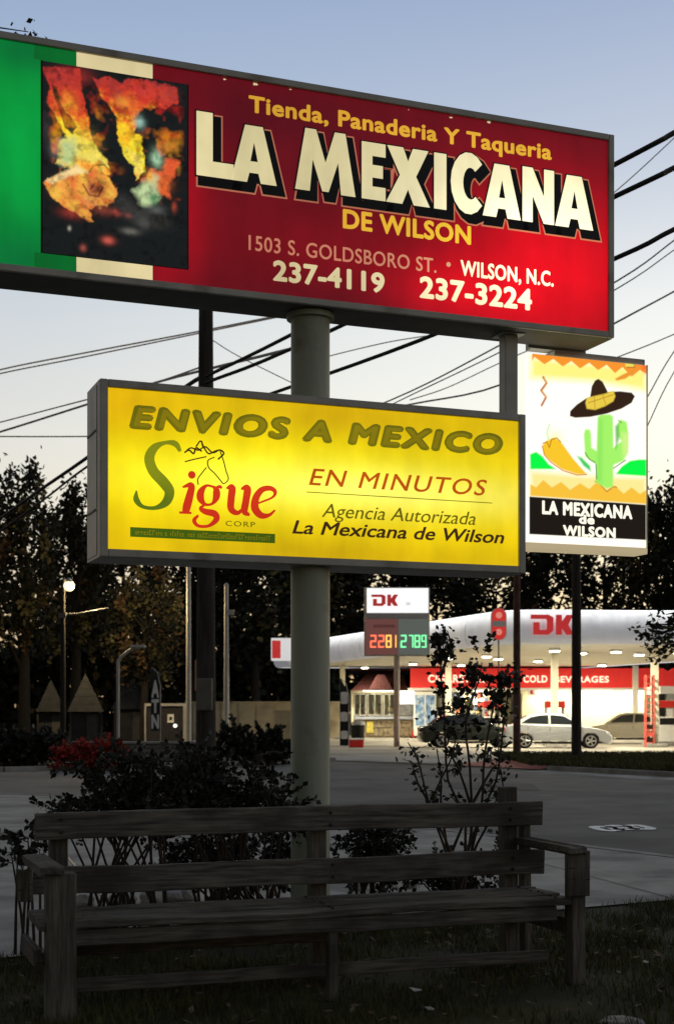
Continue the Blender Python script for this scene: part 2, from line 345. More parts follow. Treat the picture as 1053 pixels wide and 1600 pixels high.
def hot(name, root, base, spots, sat=1., hue=None):
    """film with the uneven glow of lamps painted into its emission: spots = (x,z,rx,rz,(r,g,b)) in sign coordinates"""
    m = bpy.data.materials.new(name); m.use_nodes = True; t = m.node_tree; b = t.nodes['Principled BSDF']
    b.inputs['Base Color'].default_value = (*[min(1, x*.35) for x in base], 1); b.inputs['Roughness'].default_value = .5; b.inputs['Specular IOR Level'].default_value = .15
    c = N(t, 'ShaderNodeTexCoord'); c.object = root; acc = None
    def col(v):
        n = N(t, 'ShaderNodeRGB'); n.outputs[0].default_value = (*v, 1); return n.outputs[0]
    no = N(t, 'ShaderNodeTexNoise'); no.inputs['Scale'].default_value = 2.2; no.inputs['Detail'].default_value = 4
    t.links.new(c.outputs['Object'], no.inputs[0])
    mrn = N(t, 'ShaderNodeMapRange'); t.links.new(no.outputs[0], mrn.inputs[0])
    mrn.inputs[1].default_value = .3; mrn.inputs[2].default_value = .7; mrn.inputs[3].default_value = .84; mrn.inputs[4].default_value = 1.12
    mg = N(t, 'ShaderNodeMapping'); mg.inputs['Scale'].default_value = (5, 1, .8); t.links.new(c.outputs['Object'], mg.inputs[0])     # weather streaks on the film
    ng2 = N(t, 'ShaderNodeTexNoise'); ng2.inputs['Scale'].default_value = 2.0; ng2.inputs['Detail'].default_value = 6; t.links.new(mg.outputs[0], ng2.inputs[0])
    mr3 = N(t, 'ShaderNodeMapRange'); t.links.new(ng2.outputs[0], mr3.inputs[0]); mr3.inputs[1].default_value = .35; mr3.inputs[2].default_value = .72; mr3.inputs[3].default_value = 1.03; mr3.inputs[4].default_value = .93
    mlt = N(t, 'ShaderNodeMath', operation='MULTIPLY'); t.links.new(mrn.outputs[0], mlt.inputs[0]); t.links.new(mr3.outputs[0], mlt.inputs[1])
    acc = col(base)
    for (x, z, rx, rz, cc) in spots:  # bright and dim spots of the backlight, painted into the emission colour
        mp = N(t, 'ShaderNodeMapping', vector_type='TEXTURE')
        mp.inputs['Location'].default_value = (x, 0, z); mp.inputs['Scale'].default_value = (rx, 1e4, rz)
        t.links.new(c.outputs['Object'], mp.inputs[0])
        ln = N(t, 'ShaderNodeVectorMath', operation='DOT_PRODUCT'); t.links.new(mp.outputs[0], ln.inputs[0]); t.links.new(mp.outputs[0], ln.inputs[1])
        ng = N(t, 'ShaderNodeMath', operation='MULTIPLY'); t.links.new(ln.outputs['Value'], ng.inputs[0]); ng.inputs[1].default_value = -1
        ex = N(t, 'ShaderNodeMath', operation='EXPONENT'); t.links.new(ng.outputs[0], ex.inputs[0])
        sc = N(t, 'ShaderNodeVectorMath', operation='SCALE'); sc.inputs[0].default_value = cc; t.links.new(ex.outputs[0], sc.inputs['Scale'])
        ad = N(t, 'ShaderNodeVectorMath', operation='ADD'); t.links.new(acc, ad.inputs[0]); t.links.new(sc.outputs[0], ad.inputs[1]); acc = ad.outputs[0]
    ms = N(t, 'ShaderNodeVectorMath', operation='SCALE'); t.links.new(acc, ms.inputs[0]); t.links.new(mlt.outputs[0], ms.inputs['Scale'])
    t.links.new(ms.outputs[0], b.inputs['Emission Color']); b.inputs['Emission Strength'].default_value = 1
    return m

# ---- raster printing: a fine grid mesh whose vertex colours hold the print
class Print:
    def __init__(s, x0, x1, z0, z1, nx, nz, base):
        s.b = (x0, x1, z0, z1); s.nx, s.nz = nx, nz
        s.X, s.Z = np.meshgrid(np.linspace(x0, x1, nx), np.linspace(z0, z1, nz))
        s.C = np.zeros((nz, nx, 3)); s.C[:] = base
        s.dx = (x1-x0)/nx
    def wob(s, sc, amp, seed):
        """value noise, two octaves"""
        r = np.random.default_rng(seed); o = np.zeros_like(s.X); a = 1.
        for k in range(3):
            g = r.uniform(-1, 1, (97, 97)); X = (s.X-s.b[0])*sc*.35*2**k+r.uniform(0, 9); Z = (s.Z-s.b[2])*sc*.35*2**k+r.uniform(0, 9)
            xi = np.floor(X).astype(int); zi = np.floor(Z).astype(int); fx = X-xi; fz = Z-zi; fx = fx*fx*(3-2*fx); fz = fz*fz*(3-2*fz)
            G = lambda i, j: g[i % 97, j % 97]
            o += a*((G(xi, zi)*(1-fx)+G(xi+1, zi)*fx)*(1-fz)+(G(xi, zi+1)*(1-fx)+G(xi+1, zi+1)*fx)*fz); a *= .55
        return o*amp*1.3
    def sdf(s, poly, X=None, Z=None):
        X = s.X if X is None else X; Z = s.Z if Z is None else Z
        d = np.full(X.shape, 1e9); ins = np.zeros(X.shape, bool); n = len(poly)
        for i in range(n):
            ax, az = poly[i]; bx, bz = poly[(i+1) % n]; ex, ez = bx-ax, bz-az; L = ex*ex+ez*ez+1e-12
            t = np.clip(((X-ax)*ex+(Z-az)*ez)/L, 0, 1); d = np.minimum(d, (X-ax-t*ex)**2+(Z-az-t*ez)**2)
            if abs(ez) > 1e-9:
                c = ((az > Z) != (bz > Z)) & (X < ex*(Z-az)/ez+ax); ins ^= c
        d = np.sqrt(d); return np.where(ins, -d, d)
    def poly(s, poly, col, soft=None, rough=0, seed=0, op=1., freq=60):
        X, Z = s.X, s.Z
        if rough: X = X+s.wob(freq, rough, seed); Z = Z+s.wob(freq, rough, seed+50)
        d = s.sdf(poly, X, Z); soft = soft or s.dx
        a = np.clip(.5-d/(2*soft), 0, 1)[..., None]*op
        s.C = s.C*(1-a)+np.asarray(col)*a if not callable(col) else s.C*(1-a)+col(s.X, s.Z)*a
    def blob(s, x, z, rx, rz, col, op=1., p=1.):
        d = ((s.X-x)/rx)**2+((s.Z-z)/rz)**2; a = (np.exp(-d*p)*op)[..., None]; s.C = s.C*(1-a)+np.asarray(col)*a
    def line(s, pts, wd, col, soft=None, op=1.):
        d = np.full(s.X.shape, 1e9)
        for (ax, az), (bx, bz) in zip(pts, pts[1:]):
            ex, ez = bx-ax, bz-az; t = np.clip(((s.X-ax)*ex+(s.Z-az)*ez)/(ex*ex+ez*ez+1e-12), 0, 1)
            d = np.minimum(d, (s.X-ax-t*ex)**2+(s.Z-az-t*ez)**2)
        a = np.clip(.5-(np.sqrt(d)-wd/2)/(2*(soft or s.dx)), 0, 1)[..., None]*op; s.C = s.C*(1-a)+np.asarray(col)*a
    def build(s, name, y, parent, strength=1.):
        nx, nz = s.nx, s.nz; co = np.stack([s.X, np.full_like(s.X, y), s.Z], -1).reshape(-1, 3)
        me = bpy.data.meshes.new(name); me.vertices.add(nx*nz); me.vertices.foreach_set('co', co.reshape(-1).astype(np.float32))
        i = (np.arange(nz-1)[:, None]*nx+np.arange(nx-1)[None]).reshape(-1)
        q = np.stack([i, i+1, i+nx+1, i+nx], 1).reshape(-1)
        me.loops.add(len(q)); me.loops.foreach_set('vertex_index', q.astype(np.int32)); me.polygons.add(len(q)//4)
        me.polygons.foreach_set('loop_start', np.arange(0, len(q), 4, dtype=np.int32)); me.update(calc_edges=True)
        ca = me.color_attributes.new('print', 'FLOAT_COLOR', 'POINT')
        ca.data.foreach_set('color', np.concatenate([s.C.reshape(-1, 3), np.ones((nx*nz, 1))], 1).reshape(-1).astype(np.float32))
        m = bpy.data.materials.new(name+'_print'); m.use_nodes = True; t = m.node_tree; b = t.nodes['Principled BSDF']
        at_ = N(t, 'ShaderNodeAttribute', attribute_name='print'); t.links.new(at_.outputs[0], b.inputs['Emission Color'])
        b.inputs['Base Color'].default_value = (.012, .012, .012, 1); b.inputs['Specular IOR Level'].default_value = .12; b.inputs['Emission Strength'].default_value = strength; b.inputs['Roughness'].default_value = .4
        me.materials.append(m); return link(name, me, parent)

def sign_root(name, v, zb, label, cat):
    o = empty(name, P0+VV*v+Vector((0, 0, zb)), A, label, cat); return o
def shift(b, dz):
    b.v = [(x, y, z-dz) for x, y, z in b.v]; return b
def frame_box(x0, x1, y0, y1, z0, z1, fw, lip=.02):
    """cabinet with a proud front rim"""
    b = MB()
    b.box(x0, x1, y0+lip, y1, z0, z1)
    return b, [(x0, x0+fw, z0, z1), (x1-fw, x1, z0, z1), (x0+fw, x1-fw, z0, z0+fw), (x0+fw, x1-fw, z1-fw, z1)]
def cabinet(root, x0, x1, z0, z1, y1, fw, m, mtrim, lip=.03):
    b, rims = frame_box(x0, x1, 0, y1, z0, z1, fw, lip)
    b.build('cabinet', m, root)
    for (a, c, e, f) in rims:
        MB().box(a, c, -.004, lip-.002, e, f, bev=.006).build('frame_rail', mtrim, root)

# ---------------------------------------------------------------- pole
pb = MB(); ps = []
def ring(z0, z1, r0, r1): pb.tube([(0, 0, z0), (0, 0, z1)], [r0, r1], n=40)
ring(0, .06, .24, .24); ring(.06, 2.4, .131, .131); ring(3.56, 4.13, .131, .129)
pr = empty('sign_pole', POLE, 0, 'thick round green grey steel pole carrying the stacked signs behind the bench', 'pole')
MB().tube([(0, 0, .05), (0, 0, 2.43)], .131, n=40).build('lower_shaft', M['pole_green'], pr)
MB().tube([(0, 0, 3.53), (0, 0, 4.10)], .131, n=40).build('upper_shaft', M['pole_green'], pr)
MB().tube([(0, 0, 4.10), (0, 0, 4.135)], .16, n=40).build('collar', M['pole_green'], pr)
MB().box(-.24, .24, -.24, .24, 0, .05, bev=.008).build('base_plate', M['steel_grey'], pr)

# ---------------------------------------------------------------- upper red sign
ZB = 4.14; P1 = Plane(0.0)
r1 = sign_root('shop_sign', 0, ZB, 'large red and green illuminated sign reading LA MEXICANA DE WILSON on top of the pole', 'sign')
X0, X1, H1 = -2.21, 2.235, 1.455
cabinet(r1, X0, X1, 0, H1, .38, .045, M['dark_steel'], M['steel_grey'])
def L1(px, py): t, z = P1.tz(px, py); return (t, z-ZB)
FX0, FX1, FZ0, FZ1 = X0+.045, X1-.045, .045, H1-.045
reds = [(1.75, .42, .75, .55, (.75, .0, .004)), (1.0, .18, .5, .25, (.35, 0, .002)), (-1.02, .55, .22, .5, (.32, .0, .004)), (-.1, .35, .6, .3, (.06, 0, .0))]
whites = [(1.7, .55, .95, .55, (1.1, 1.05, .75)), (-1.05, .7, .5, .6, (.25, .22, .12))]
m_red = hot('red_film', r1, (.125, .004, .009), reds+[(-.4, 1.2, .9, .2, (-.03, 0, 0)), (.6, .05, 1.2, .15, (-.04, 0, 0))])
m_cream = hot('cream_film', r1, (.60, .52, .28), whites)
m_cream2 = hot('cream_film_small', r1, (.62, .52, .28), whites)
m_orange = hot('orange_film', r1, (.66, .34, .03), [(1.6, .4, 1.0, .6, (.45, .42, .02))])
m_pink = hot('pale_red_film', r1, (.55, .20, .12), [(1.7, .3, .8, .5, (.5, .4, .2))])
m_green = hot('green_film', r1, (.002, .21, .033), [(-1.95, .75, .30, .45, (.0, .16, .02)), (-2.16, .6, .05, .9, (0, -.09, -.01)), (-1.98, .1, .3, .2, (0, -.07, 0)), (-1.9, 1.35, .3, .12, (0, -.07, 0))])
m_gdark = hot('green_flag_film', r1, (.002, .12, .02), [])
m_ink = mat('black_sign_vinyl', (.008, .006, .006), .35, var=.1)
def panel(name, x0, x1, z0, z1, y, m, root, th=.012):
    return MB().box(x0, x1, y-th, y, z0, z1).build(name, m, root)
gx0 = L1(68, 93)[0]; gx1 = L1(296, 127)[0]
# face panels; the tricolour strip runs over the art panel
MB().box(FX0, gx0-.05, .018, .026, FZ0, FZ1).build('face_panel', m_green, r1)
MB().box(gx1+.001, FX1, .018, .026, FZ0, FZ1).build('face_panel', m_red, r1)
stt = L1(180, 100)[1]; 
xa = L1(121, 80)[0]; xb = L1(240, 100)[0]
for (z0, z1, nm) in ((FZ0, L1(68, 393)[1]-.004, 'flag_strip'), (L1(68, 93)[1]+.004, FZ1, 'flag_strip')):
    for (a, b_, mm) in ((gx0-.05, xa, m_gdark), (xa+.001, xb, m_cream2), (xb+.001, gx1, m_red)):
        MB().box(a, b_, .018, .026, z0, z1).build(nm, mm, r1)
MB().box(gx0-.05, gx0-.012, .018, .026, L1(68, 393)[1]-.004, L1(68, 93)[1]+.004).build('flag_strip', m_green, r1)
ax0, ax1 = gx0, gx1; az0, az1 = L1(68, 393)[1], L1(68, 93)[1]
for (a, b_, c, d) in ((ax0-.012, ax0, az0, az1), (ax1-.006, ax1, az0, az1)):
    MB().box(a, b_, .012, .017, c, d).build('art_border', m_ink, r1)
def zp(x, y): return L1(60+x/4.212, 80+y/4.212)
pr1 = Print(ax0, ax1-.006, az0, az1, 190, 250, (.006, .008, .010))
W_ = pr1.wob
def flame(X, Z):
    v = (Z-az0)/(az1-az0)                     # bottom 0, top 1
    n = pr1.wob(26, .06, 5)+pr1.wob(80, .04, 6)
    u = np.clip(v+n, 0, 1)
    st = [(.30, (.42, .04, .02)), (.42, (.85, .35, .04)), (.52, (.72, .62, .12)), (.62, (.75, .62, .03)), (.70, (.80, .45, .02)), (.78, (.62, .12, .02)), (.86, (.50, .035, .02)), (1, (.33, .03, .03))]
    o = np.zeros(X.shape+(3,)); xs = [a for a, _ in st]
    for k in range(3): o[..., k] = np.interp(u, xs, [c[k] for _, c in st])
    return o*(1+pr1.wob(130, .10, 9))[..., None]
pr1.poly([zp(*p) for p in [(40, 90), (270, 110), (300, 240), (330, 420), (350, 560), (400, 650), (470, 720), (480, 800), (400, 830), (250, 780), (130, 740), (140, 600), (180, 560), (150, 480), (110, 410), (70, 330), (75, 230)]], flame, .006, .008, 1)
pr1.poly([zp(*p) for p in [(355, 165), (470, 160), (540, 210), (600, 170), (740, 200), (830, 220), (920, 240), (935, 330), (860, 370), (700, 370), (650, 430), (640, 540), (690, 560), (700, 680), (700, 780), (650, 850), (640, 760), (580, 690), (540, 600), (510, 430), (440, 320)]], flame, .006, .010, 2)
pr1.poly([zp(*p) for p in [(85, 205), (130, 230), (160, 340), (210, 420), (260, 500), (230, 540), (190, 500), (150, 400), (110, 290)]], (.01, .012, .01), .006, .006, 3)
def low(X, Z):
    c = flame(X, Z); n = pr1.wob(50, .25, 12); k = np.clip(.5+n, 0, 1)[..., None]
    return np.array((.78, .55, .08))*k+np.array((.62, .07, .03))*(1-k)
pr1.poly([zp(*p) for p in [(45, 870), (130, 800), (250, 750), (400, 770), (480, 820), (530, 900), (500, 990), (400, 1020), (330, 1020), (360, 1110), (280, 1080), (170, 1020), (90, 950)]], low, .006, .010, 4)
pr1.poly([zp(*p) for p in [(60, 850), (150, 790), (260, 745), (330, 790), (200, 820), (100, 870)]], (.80, .68, .38), .012, .006, 4, .8)
pr1.blob(*zp(400, 900), .045, .05, (.10, .01, .02), .85); pr1.blob(*zp(350, 900), .02, .04, (.45, .12, .08), .7)
pr1.line([zp(*p) for p in [(300, 870), (340, 940), (400, 950), (430, 890), (380, 860), (350, 900)]], .008, (.06, .01, .01))
pr1.line([zp(*p) for p in [(340, 790), (370, 745), (440, 740), (480, 790)]], .008, (.15, .12, .02))
pr1.poly([zp(*p) for p in [(145, 580), (240, 560), (260, 640), (210, 740), (150, 740), (160, 660)]], (.30, .52, .32), .03, .006, 7, .8)
pr1.poly([zp(*p) for p in [(690, 850), (740, 780), (830, 760), (850, 700), (920, 700), (930, 760), (870, 870), (870, 960), (810, 930), (760, 860)]], (.62, .10, .03), .012, .012, 8)
pr1.poly([zp(*p) for p in [(630, 910), (690, 870), (760, 800), (800, 830), (800, 960), (750, 1020), (690, 1000)]], (.45, .60, .36), .02, .008, 8)
for p, q, c in (((785, 700), (.035, .05), (.38, .66, .48)), ((670, 460), (.03, .04), (.30, .52, .50)), ((765, 960), (.03, .04), (.02, .18, .08)), ((740, 820), (.02, .03), (.85, .45, .06)),
                ((465, 1240), (.035, .022), (.55, .10, .08)), ((520, 1055), (.03, .02), (.40, .06, .05)), ((600, 1075), (.022, .015), (.30, .06, .05)), ((300, 1290), (.018, .02), (.30, .07, .06)),
                ((210, 1160), (.010, .014), (.35, .35, .33)), ((610, 1180), (.05, .02), (.13, .13, .13)), ((700, 1120), (.05, .04), (.07, .075, .08)), ((900, 1020), (.015, .03), (.30, .05, .03)),
                ((780, 1040), (.06, .03), (.08, .09, .10)), ((100, 620), (.03, .05), (.04, .04, .045)), ((850, 620), (.05, .03), (.03, .03, .03)), ((880, 740), (.02, .04), (.60, .06, .03))):
    pr1.blob(*zp(*p), *q, c, .9)
for (x, y, rx, ry, c, o_) in ((200, 330, .05, .06, (.85, .42, .05), .35), (250, 150, .09, .05, (.42, .03, .03), .5), (700, 260, .08, .035, (.50, .04, .04), .6), (850, 280, .06, .04, (.38, .05, .04), .5), (560, 330, .05, .04, (.80, .40, .05), .5),
        (120, 650, .03, .05, (.10, .20, .18), .5), (60, 480, .03, .10, (.035, .035, .04), .7), (820, 860, .06, .05, (.60, .14, .03), .5), (560, 1000, .05, .05, (.05, .05, .055), .8), (430, 1040, .06, .03, (.30, .06, .04), .5), (230, 1060, .07, .03, (.45, .05, .04), .5),
        (300, 620, .07, .08, (.72, .62, .15), .6), (340, 980, .05, .03, (.55, .12, .08), .6), (180, 900, .06, .05, (.85, .40, .08), .5), (650, 1060, .08, .05, (.04, .04, .045), .8), (800, 1120, .07, .04, (.03, .03, .03), .8)):
    pr1.blob(*zp(x, y), rx, ry, c, o_)
cl = np.clip(pr1.wob(34, .8, 71)+.10, 0, 1); fire = flame(pr1.X, pr1.Z+.0)      # smoky flame clouds between the shapes
v_ = (pr1.Z-az0)/(az1-az0); u_ = (pr1.X-ax0)/(ax1-ax0); band = np.exp(-((u_-.48-(1-v_)*.22)/.13)**2); lowk = np.clip((v_-.28)/.15, 0, 1)
a_ = (cl*(1-band)*lowk*.75*np.clip((.97-v_)/.05, 0, 1)*np.clip((np.minimum(u_, 1-u_)-.02)/.05, 0, 1))[..., None]
pr1.C = np.maximum(pr1.C, fire*np.array((.8, .45, .35))*a_)
pr1.C = pr1.C*np.array((1.18, 1.12, .95))
dk = np.clip(pr1.wob(70, 1.0, 41)*.9-.12, 0, 1)[..., None]; pr1.C = pr1.C*(1-dk*.45)
pr1.C *= (1+pr1.wob(160, .06, 31))[..., None]; pr1.C = np.clip(pr1.C, .004, 1)
tag(pr1.build('art_panel', .016, r1), 'dark panel with abstract red, orange and yellow flames')
def t1(body, pl, pr_, m, nm='lettering', **k):
    """pl=(x,ytop,ybase) of the left end in the photo, pr_=x of the right end"""
    ta, zt = L1(pl[0], pl[1]); _, zb = L1(pl[0], pl[2]); tb, _ = L1(pr_, 300)
    return lettering(nm, body, ta, tb, zb, zt, .018, m, r1, **k)
for body, off, pl, pr_, mm in (("Tienda, Panaderia Y Taqueria", .028, (390, 147, 173), 863, m_orange),
                         ("DE WILSON", .030, (537, 325, 355), 737, m_orange), ("1503 S. GOLDSBORO ST.", .006, (390, 366, 389), 683, m_pink),
                         ("WILSON, N.C.", .022, (721, 405, 429), 866, m_cream2), ("237-4119", .034, (428, 405, 437), 602, m_cream2), ("237-3224", .034, (657, 430, 464), 832, m_cream2)):
    o = t1(body, pl, pr_, mm, offset=off, space=1.06)
bx, bz = L1(702, 412); MB().tube([(bx, .018, bz), (bx, .014, bz)], .016, n=16).build('bullet_mark', m_pink, r1)
# LA MEXICANA : cut letters drawn as outlines with counters bridged by strips
GL = {  # unit letters, polygons in 0..1
 'L': (.78, [[(0, 0), (.78, 0), (.78, .24), (.34, .24), (.34, 1), (0, 1)]]),
 'A': (.95, [[(0, 0), (.33, 0), (.38, .17), (.38, .17), (.57, .17), (.62, 0), (.95, 0), (.66, 1), (.29, 1)], ]),
 'M': (1.25, [[(0, 0), (.30, 0), (.36, .52), (.56, .02), (.69, .02), (.89, .52), (.95, 0), (1.25, 0), (1.04, 1), (.82, 1), (.625, .48), (.43, 1), (.21, 1)]]),
 'E': (.72, [[(0, 0), (.72, 0), (.72, .23), (.32, .23), (.32, .39), (.64, .39), (.64, .61), (.32, .61), (.32, .77), (.72, .77), (.72, 1), (0, 1)]]),
 'X': (.98, [[(0, 0), (.36, 0), (.49, .27), (.62, 0), (.98, 0), (.67, .51), (.95, 1), (.60, 1), (.49, .76), (.38, 1), (.03, 1), (.31, .51)]]),
 'I': (.33, [[(0, 0), (.33, 0), (.33, 1), (0, 1)]]),
 'N': (.95, [[(0, 0), (.30, 0), (.30, .50), (.64, 0), (.95, 0), (.95, 1), (.65, 1), (.65, .48), (.30, 1), (0, 1)]])}
def arc(cx, cy, rx, ry, a0, a1, n=14): return [(cx+rx*math.cos(R(a0+(a1-a0)*i/n)), cy+ry*math.sin(R(a0+(a1-a0)*i/n))) for i in range(n+1)]
GL['C'] = (.86, [arc(.47, .5, .47, .52, 42, 318)+arc(.52, .5, .20, .27, 308, 52)])
def tri(poly):
    q = [p for i, p in enumerate(poly) if i == 0 or (abs(p[0]-poly[i-1][0])+abs(p[1]-poly[i-1][1])) > 1e-6]
    return q, [list(f) for f in tessellate_polygon([[Vector((x, y, 0)) for x, y in q]])]
def glyph_faces(ch):
    w_, ps = GL[ch]; q, fs = tri(ps[0]); return w_, q, fs
def put(ch, x, zb, h, wd, m, y, th, name, grow=0., skew=0.):
    w_, vs, fs = glyph_faces(ch); b = MB()
    V = [(x+vx/w_*wd+skew*(vy-.5), zb+vy*h) for vx, vy in vs]
    if grow:    # thin rim around the letter: offset each vertex outward along the polygon normal
        poly = [(x+vx/w_*wd, zb+vy*h) for i, (vx, vy) in enumerate(GL[ch][1][0]) if i == 0 or (vx, vy) != GL[ch][1][0][i-1]]
        n = len(poly); q = []
        for i in range(n):
            a, c, e = Vector(poly[i-1]), Vector(poly[i]), Vector(poly[(i+1) % n])
            d1 = (c-a).normalized(); d2 = (e-c).normalized(); n1 = Vector((d1.y, -d1.x)); n2 = Vector((d2.y, -d2.x)); s = (n1+n2); s = s/max(s.length_squared/2, .5)
            q.append(c+s*grow)
        V, fs = tri([(p.x, p.y) for p in q])
    plate(b, V, fs, y, th); o = b.build(name, m, r1)
    return o
zb_, h_ = L1(315, 273)[1], L1(315, 173)[1]-L1(315, 273)[1]
letters = [('L', 308, 366), ('A', 362, 433), ('M', 462, 556), ('E', 566, 603), ('X', 604, 672), ('I', 679, 698), ('C', 705, 756), ('A', 755, 814), ('N', 817, 866), ('A', 868, 927)]
m_rim = hot('pale_red_outline_film', r1, (.42, .14, .08), [(1.7, .4, .8, .5, (.4, .12, .04))])
for ch, a, b_ in letters:
    xa_, xb_ = L1(a, 300)[0], L1(b_, 300)[0]
    hh = h_*(1.0 if ch in 'LMC' else .93); zz = zb_
    if ch == 'A': hh = h_*.90
    dx, dz = .034, -.040
    put(ch, xa_+dx, zz+dz, hh, xb_-xa_, m_rim, .018, .0015, 'letter_outline', grow=.034)
    put(ch, xa_+dx, zz+dz, hh, xb_-xa_, m_ink, .016, .0025, 'letter_shadow', grow=.024)
    put(ch, xa_, zz, hh, xb_-xa_, m_ink, .016, .003, 'letter_shadow', grow=.010)
    put(ch, xa_, zz, hh, xb_-xa_, m_cream, .012, .004, 'letter')
    if ch == 'A':   # the counter of the A
        w2 = xb_-xa_; q = [(xa_+w2*.42, zz+hh*.37), (xa_+w2*.58, zz+hh*.37), (xa_+w2*.50, zz+hh*.70)]
        b = MB(); plate(b, q, [(0, 1, 2)], .0075, .002); b.build('letter_counter', m_ink, r1)

# flaked spots along the top of the face
fb = MB(); rr = random.Random(5)
for px, py, s in ((400, 130, .02), (455, 138, .01), (706, 182, .012), (765, 186, .018), (640, 170, .006), (352, 122, .012), (860, 517, .006)):
    x, z = L1(px, py); z = min(z, FZ1-.008); vs = [(x+s*math.cos(i*1.05)*rr.uniform(.6, 1.3), z+s*.4*math.sin(i*1.05)*rr.uniform(.6, 1.3)) for i in range(6)]
    plate(fb, vs, [list(range(6))], .0175, .001)
o = fb.build('worn_spots', m_cream, r1); o['kind'] = 'stuff'

# ---------------------------------------------------------------- yellow sign
P2 = Plane(0.01); ZB2 = 2.43
r2 = sign_root('money_transfer_sign', .01, ZB2, 'yellow illuminated box sign reading ENVIOS A MEXICO in the middle of the pole', 'sign')
X0, X1, H2 = -1.462, 1.525, 1.11
cabinet(r2, X0, X1, 0, H2, .42, .05, M['steel_grey'], M['steel_grey'], .03)
MB().box(X0-.004, X0-.0, .10, .40, .02, H2-.02).build('side_panel', M['steel_grey'], r2)
for z in (.3, .8): MB().box(X0-.010, X0-.004, .12, .38, z, z+.012).build('seam_strip', M['dark_steel'], r2)
def L2(px, py): t, z = P2.tz(px, py); return (t, z-ZB2)
ys = [(-.1, .55, 1.6, .26, (.38, .52, .0)), (-.85, .48, .5, .22, (.10, .12, .0)), (.45, .52, 1.1, .14, (.1, .15, .16)), (1.1, .5, .4, .3, (.04, .08, 0)), (-1.3, .95, .3, .2, (.02, -.05, 0)), (.15, .98, .5, .14, (-.14, -.13, 0)), (.1, .08, .9, .10, (-.12, -.10, 0))]
m_yel = hot('yellow_film', r2, (.74, .49, .003), ys)
MB().box(X0+.05, X1-.05, .018, .028, .05, H2-.05).build('face_panel', m_yel, r2)
m_olive = hot('olive_film', r2, (.13, .115, .004), [(0, .75, 2, .2, (.06, .05, 0))])
m_oliv2 = hot('light_olive_film', r2, (.23, .18, .004), [])
m_sig = hot('red_letter_film', r2, (.58, .03, .010), [(-.3, .55, .8, .2, (.1, .01, 0))])
m_brown = hot('brown_red_film', r2, (.50, .09, .004), [])
m_dk = hot('dark_print_film', r2, (.045, .020, .006), [])
m_grn = hot('green_bar_film', r2, (.05, .10, .004), [])
m_sg = hot('sigue_green_film', r2, (.24, .26, .008), [(-1.15, .35, .25, .12, (-.16, -.12, 0)), (-1.0, .85, .12, .06, (-.12, -.08, 0))])
def t2(body, pl, pr_, m, nm='lettering', **k):
    ta, zt = L2(pl[0], pl[1]); _, zb = L2(pl[0], pl[2]); tb, _ = L2(pr_, 750)
    return lettering(nm, body, ta, tb, zb, zt, .018, m, r2, **k)
t2("ENVIOS A MEXICO", (203, 631, 669), 787, m_olive, offset=.072, shear=.18, space=1.2)
t2("ENVIOS A MEXICO", (210, 636, 665), 781, m_oliv2, offset=.020, shear=.18, space=1.28, thick=.006)
t2("EN MINUTOS", (484, 731, 757), 762, m_brown, offset=.006, shear=.25, space=1.15)
t2("Agencia Autorizada", (504, 786, 807), 744, m_olive, offset=.0, shear=.25, space=1.0)
t2("La Mexicana de Wilson", (458, 812, 833), 789, m_dk, offset=.016, shear=.25, space=1.0)
t2("CORP", (354, 813, 821), 400, m_olive, offset=.0, space=1.2)
a, z_ = L2(480, 768); b_, _ = L2(770, 778); MB().box(a, b_, .014, .018, z_-.003, z_+.002).build('rule_line', m_olive, r2)
a, zt = L2(205, 823); b_, _ = L2(431, 836); _, zb = L2(205, 838)
MB().box(a, b_, .014, .018, zb, zt).build('green_bar', m_grn, r2)
tb_ = MB(); x = a+.02; rr = random.Random(8)      # the bar's tiny print cannot be read: broken little strokes
while x < b_-.03:
    wch = rr.uniform(.009, .02)
    if rr.random() < .85:
        h0 = zb+(zt-zb)*.25; h1 = zb+(zt-zb)*rr.choice((.62, .62, .8))
        tb_.box(x, x+.004, .0125, .0135, h0, h1); tb_.box(x+.004, x+wch-.003, .0125, .0135, h1-.008, h1-.003)
        if rr.random() < .5: tb_.box(x+.004, x+wch-.003, .0125, .0135, h0, h0+.005)
    x += wch+.003
o = tb_.build('small_print', m_oliv2, r2); o['kind'] = 'stuff'
def inkstroke(name, pts, ws, m, y=.018, k=6, mapper=None):
    P = [L2(*p) for p in pts]; P, W = smooth(P, ws, k); b = MB(); vs, fs = stroke(P, W); plate(b, vs, fs, y, .004); return b.build(name, m, r2)
# big S and 'igue', brushed letters of changing width (zoom coords of the photo /2.77)
def z3(x, y): return (120+x/2.771, 580+y/2.771)
def st(name, pts, ws, m, **k): return inkstroke(name, [z3(*p) for p in pts], [w_/2.771*.00405 for w_ in ws], m, **k)
st('letter_s', [(452, 345), (430, 312), (385, 308), (340, 330), (318, 375), (335, 430), (380, 480), (405, 520), (390, 565), (345, 590), (290, 585), (262, 555), (262, 515)],
   [14, 26, 16, 34, 44, 46, 48, 44, 36, 18, 16, 26, 6], m_sg)
def igue(pts, ws): return st('letter_stroke', pts, ws, m_sig)
st('letter_i', [(462, 500), (500, 492), (492, 540), (480, 585), (475, 608)], [8, 26, 34, 36, 30], m_sig)
igue([(448, 610), (500, 612)], [10, 10])
cx, cy = L2(*z3(502, 447)); MB().tube([(cx, .018, cz) for cz in (0,)]+[(cx, .014, 0)], .0245, n=18).build('letter_dot', m_sig, r2).location = (0, 0, cy)
igue([(600, 500), (565, 494), (542, 520), (540, 550), (560, 575), (590, 572), (607, 545), (608, 515), (596, 498)], [10, 12, 30, 32, 14, 12, 30, 30, 10])
igue([(600, 505), (622, 498), (632, 505)], [8, 14, 10])
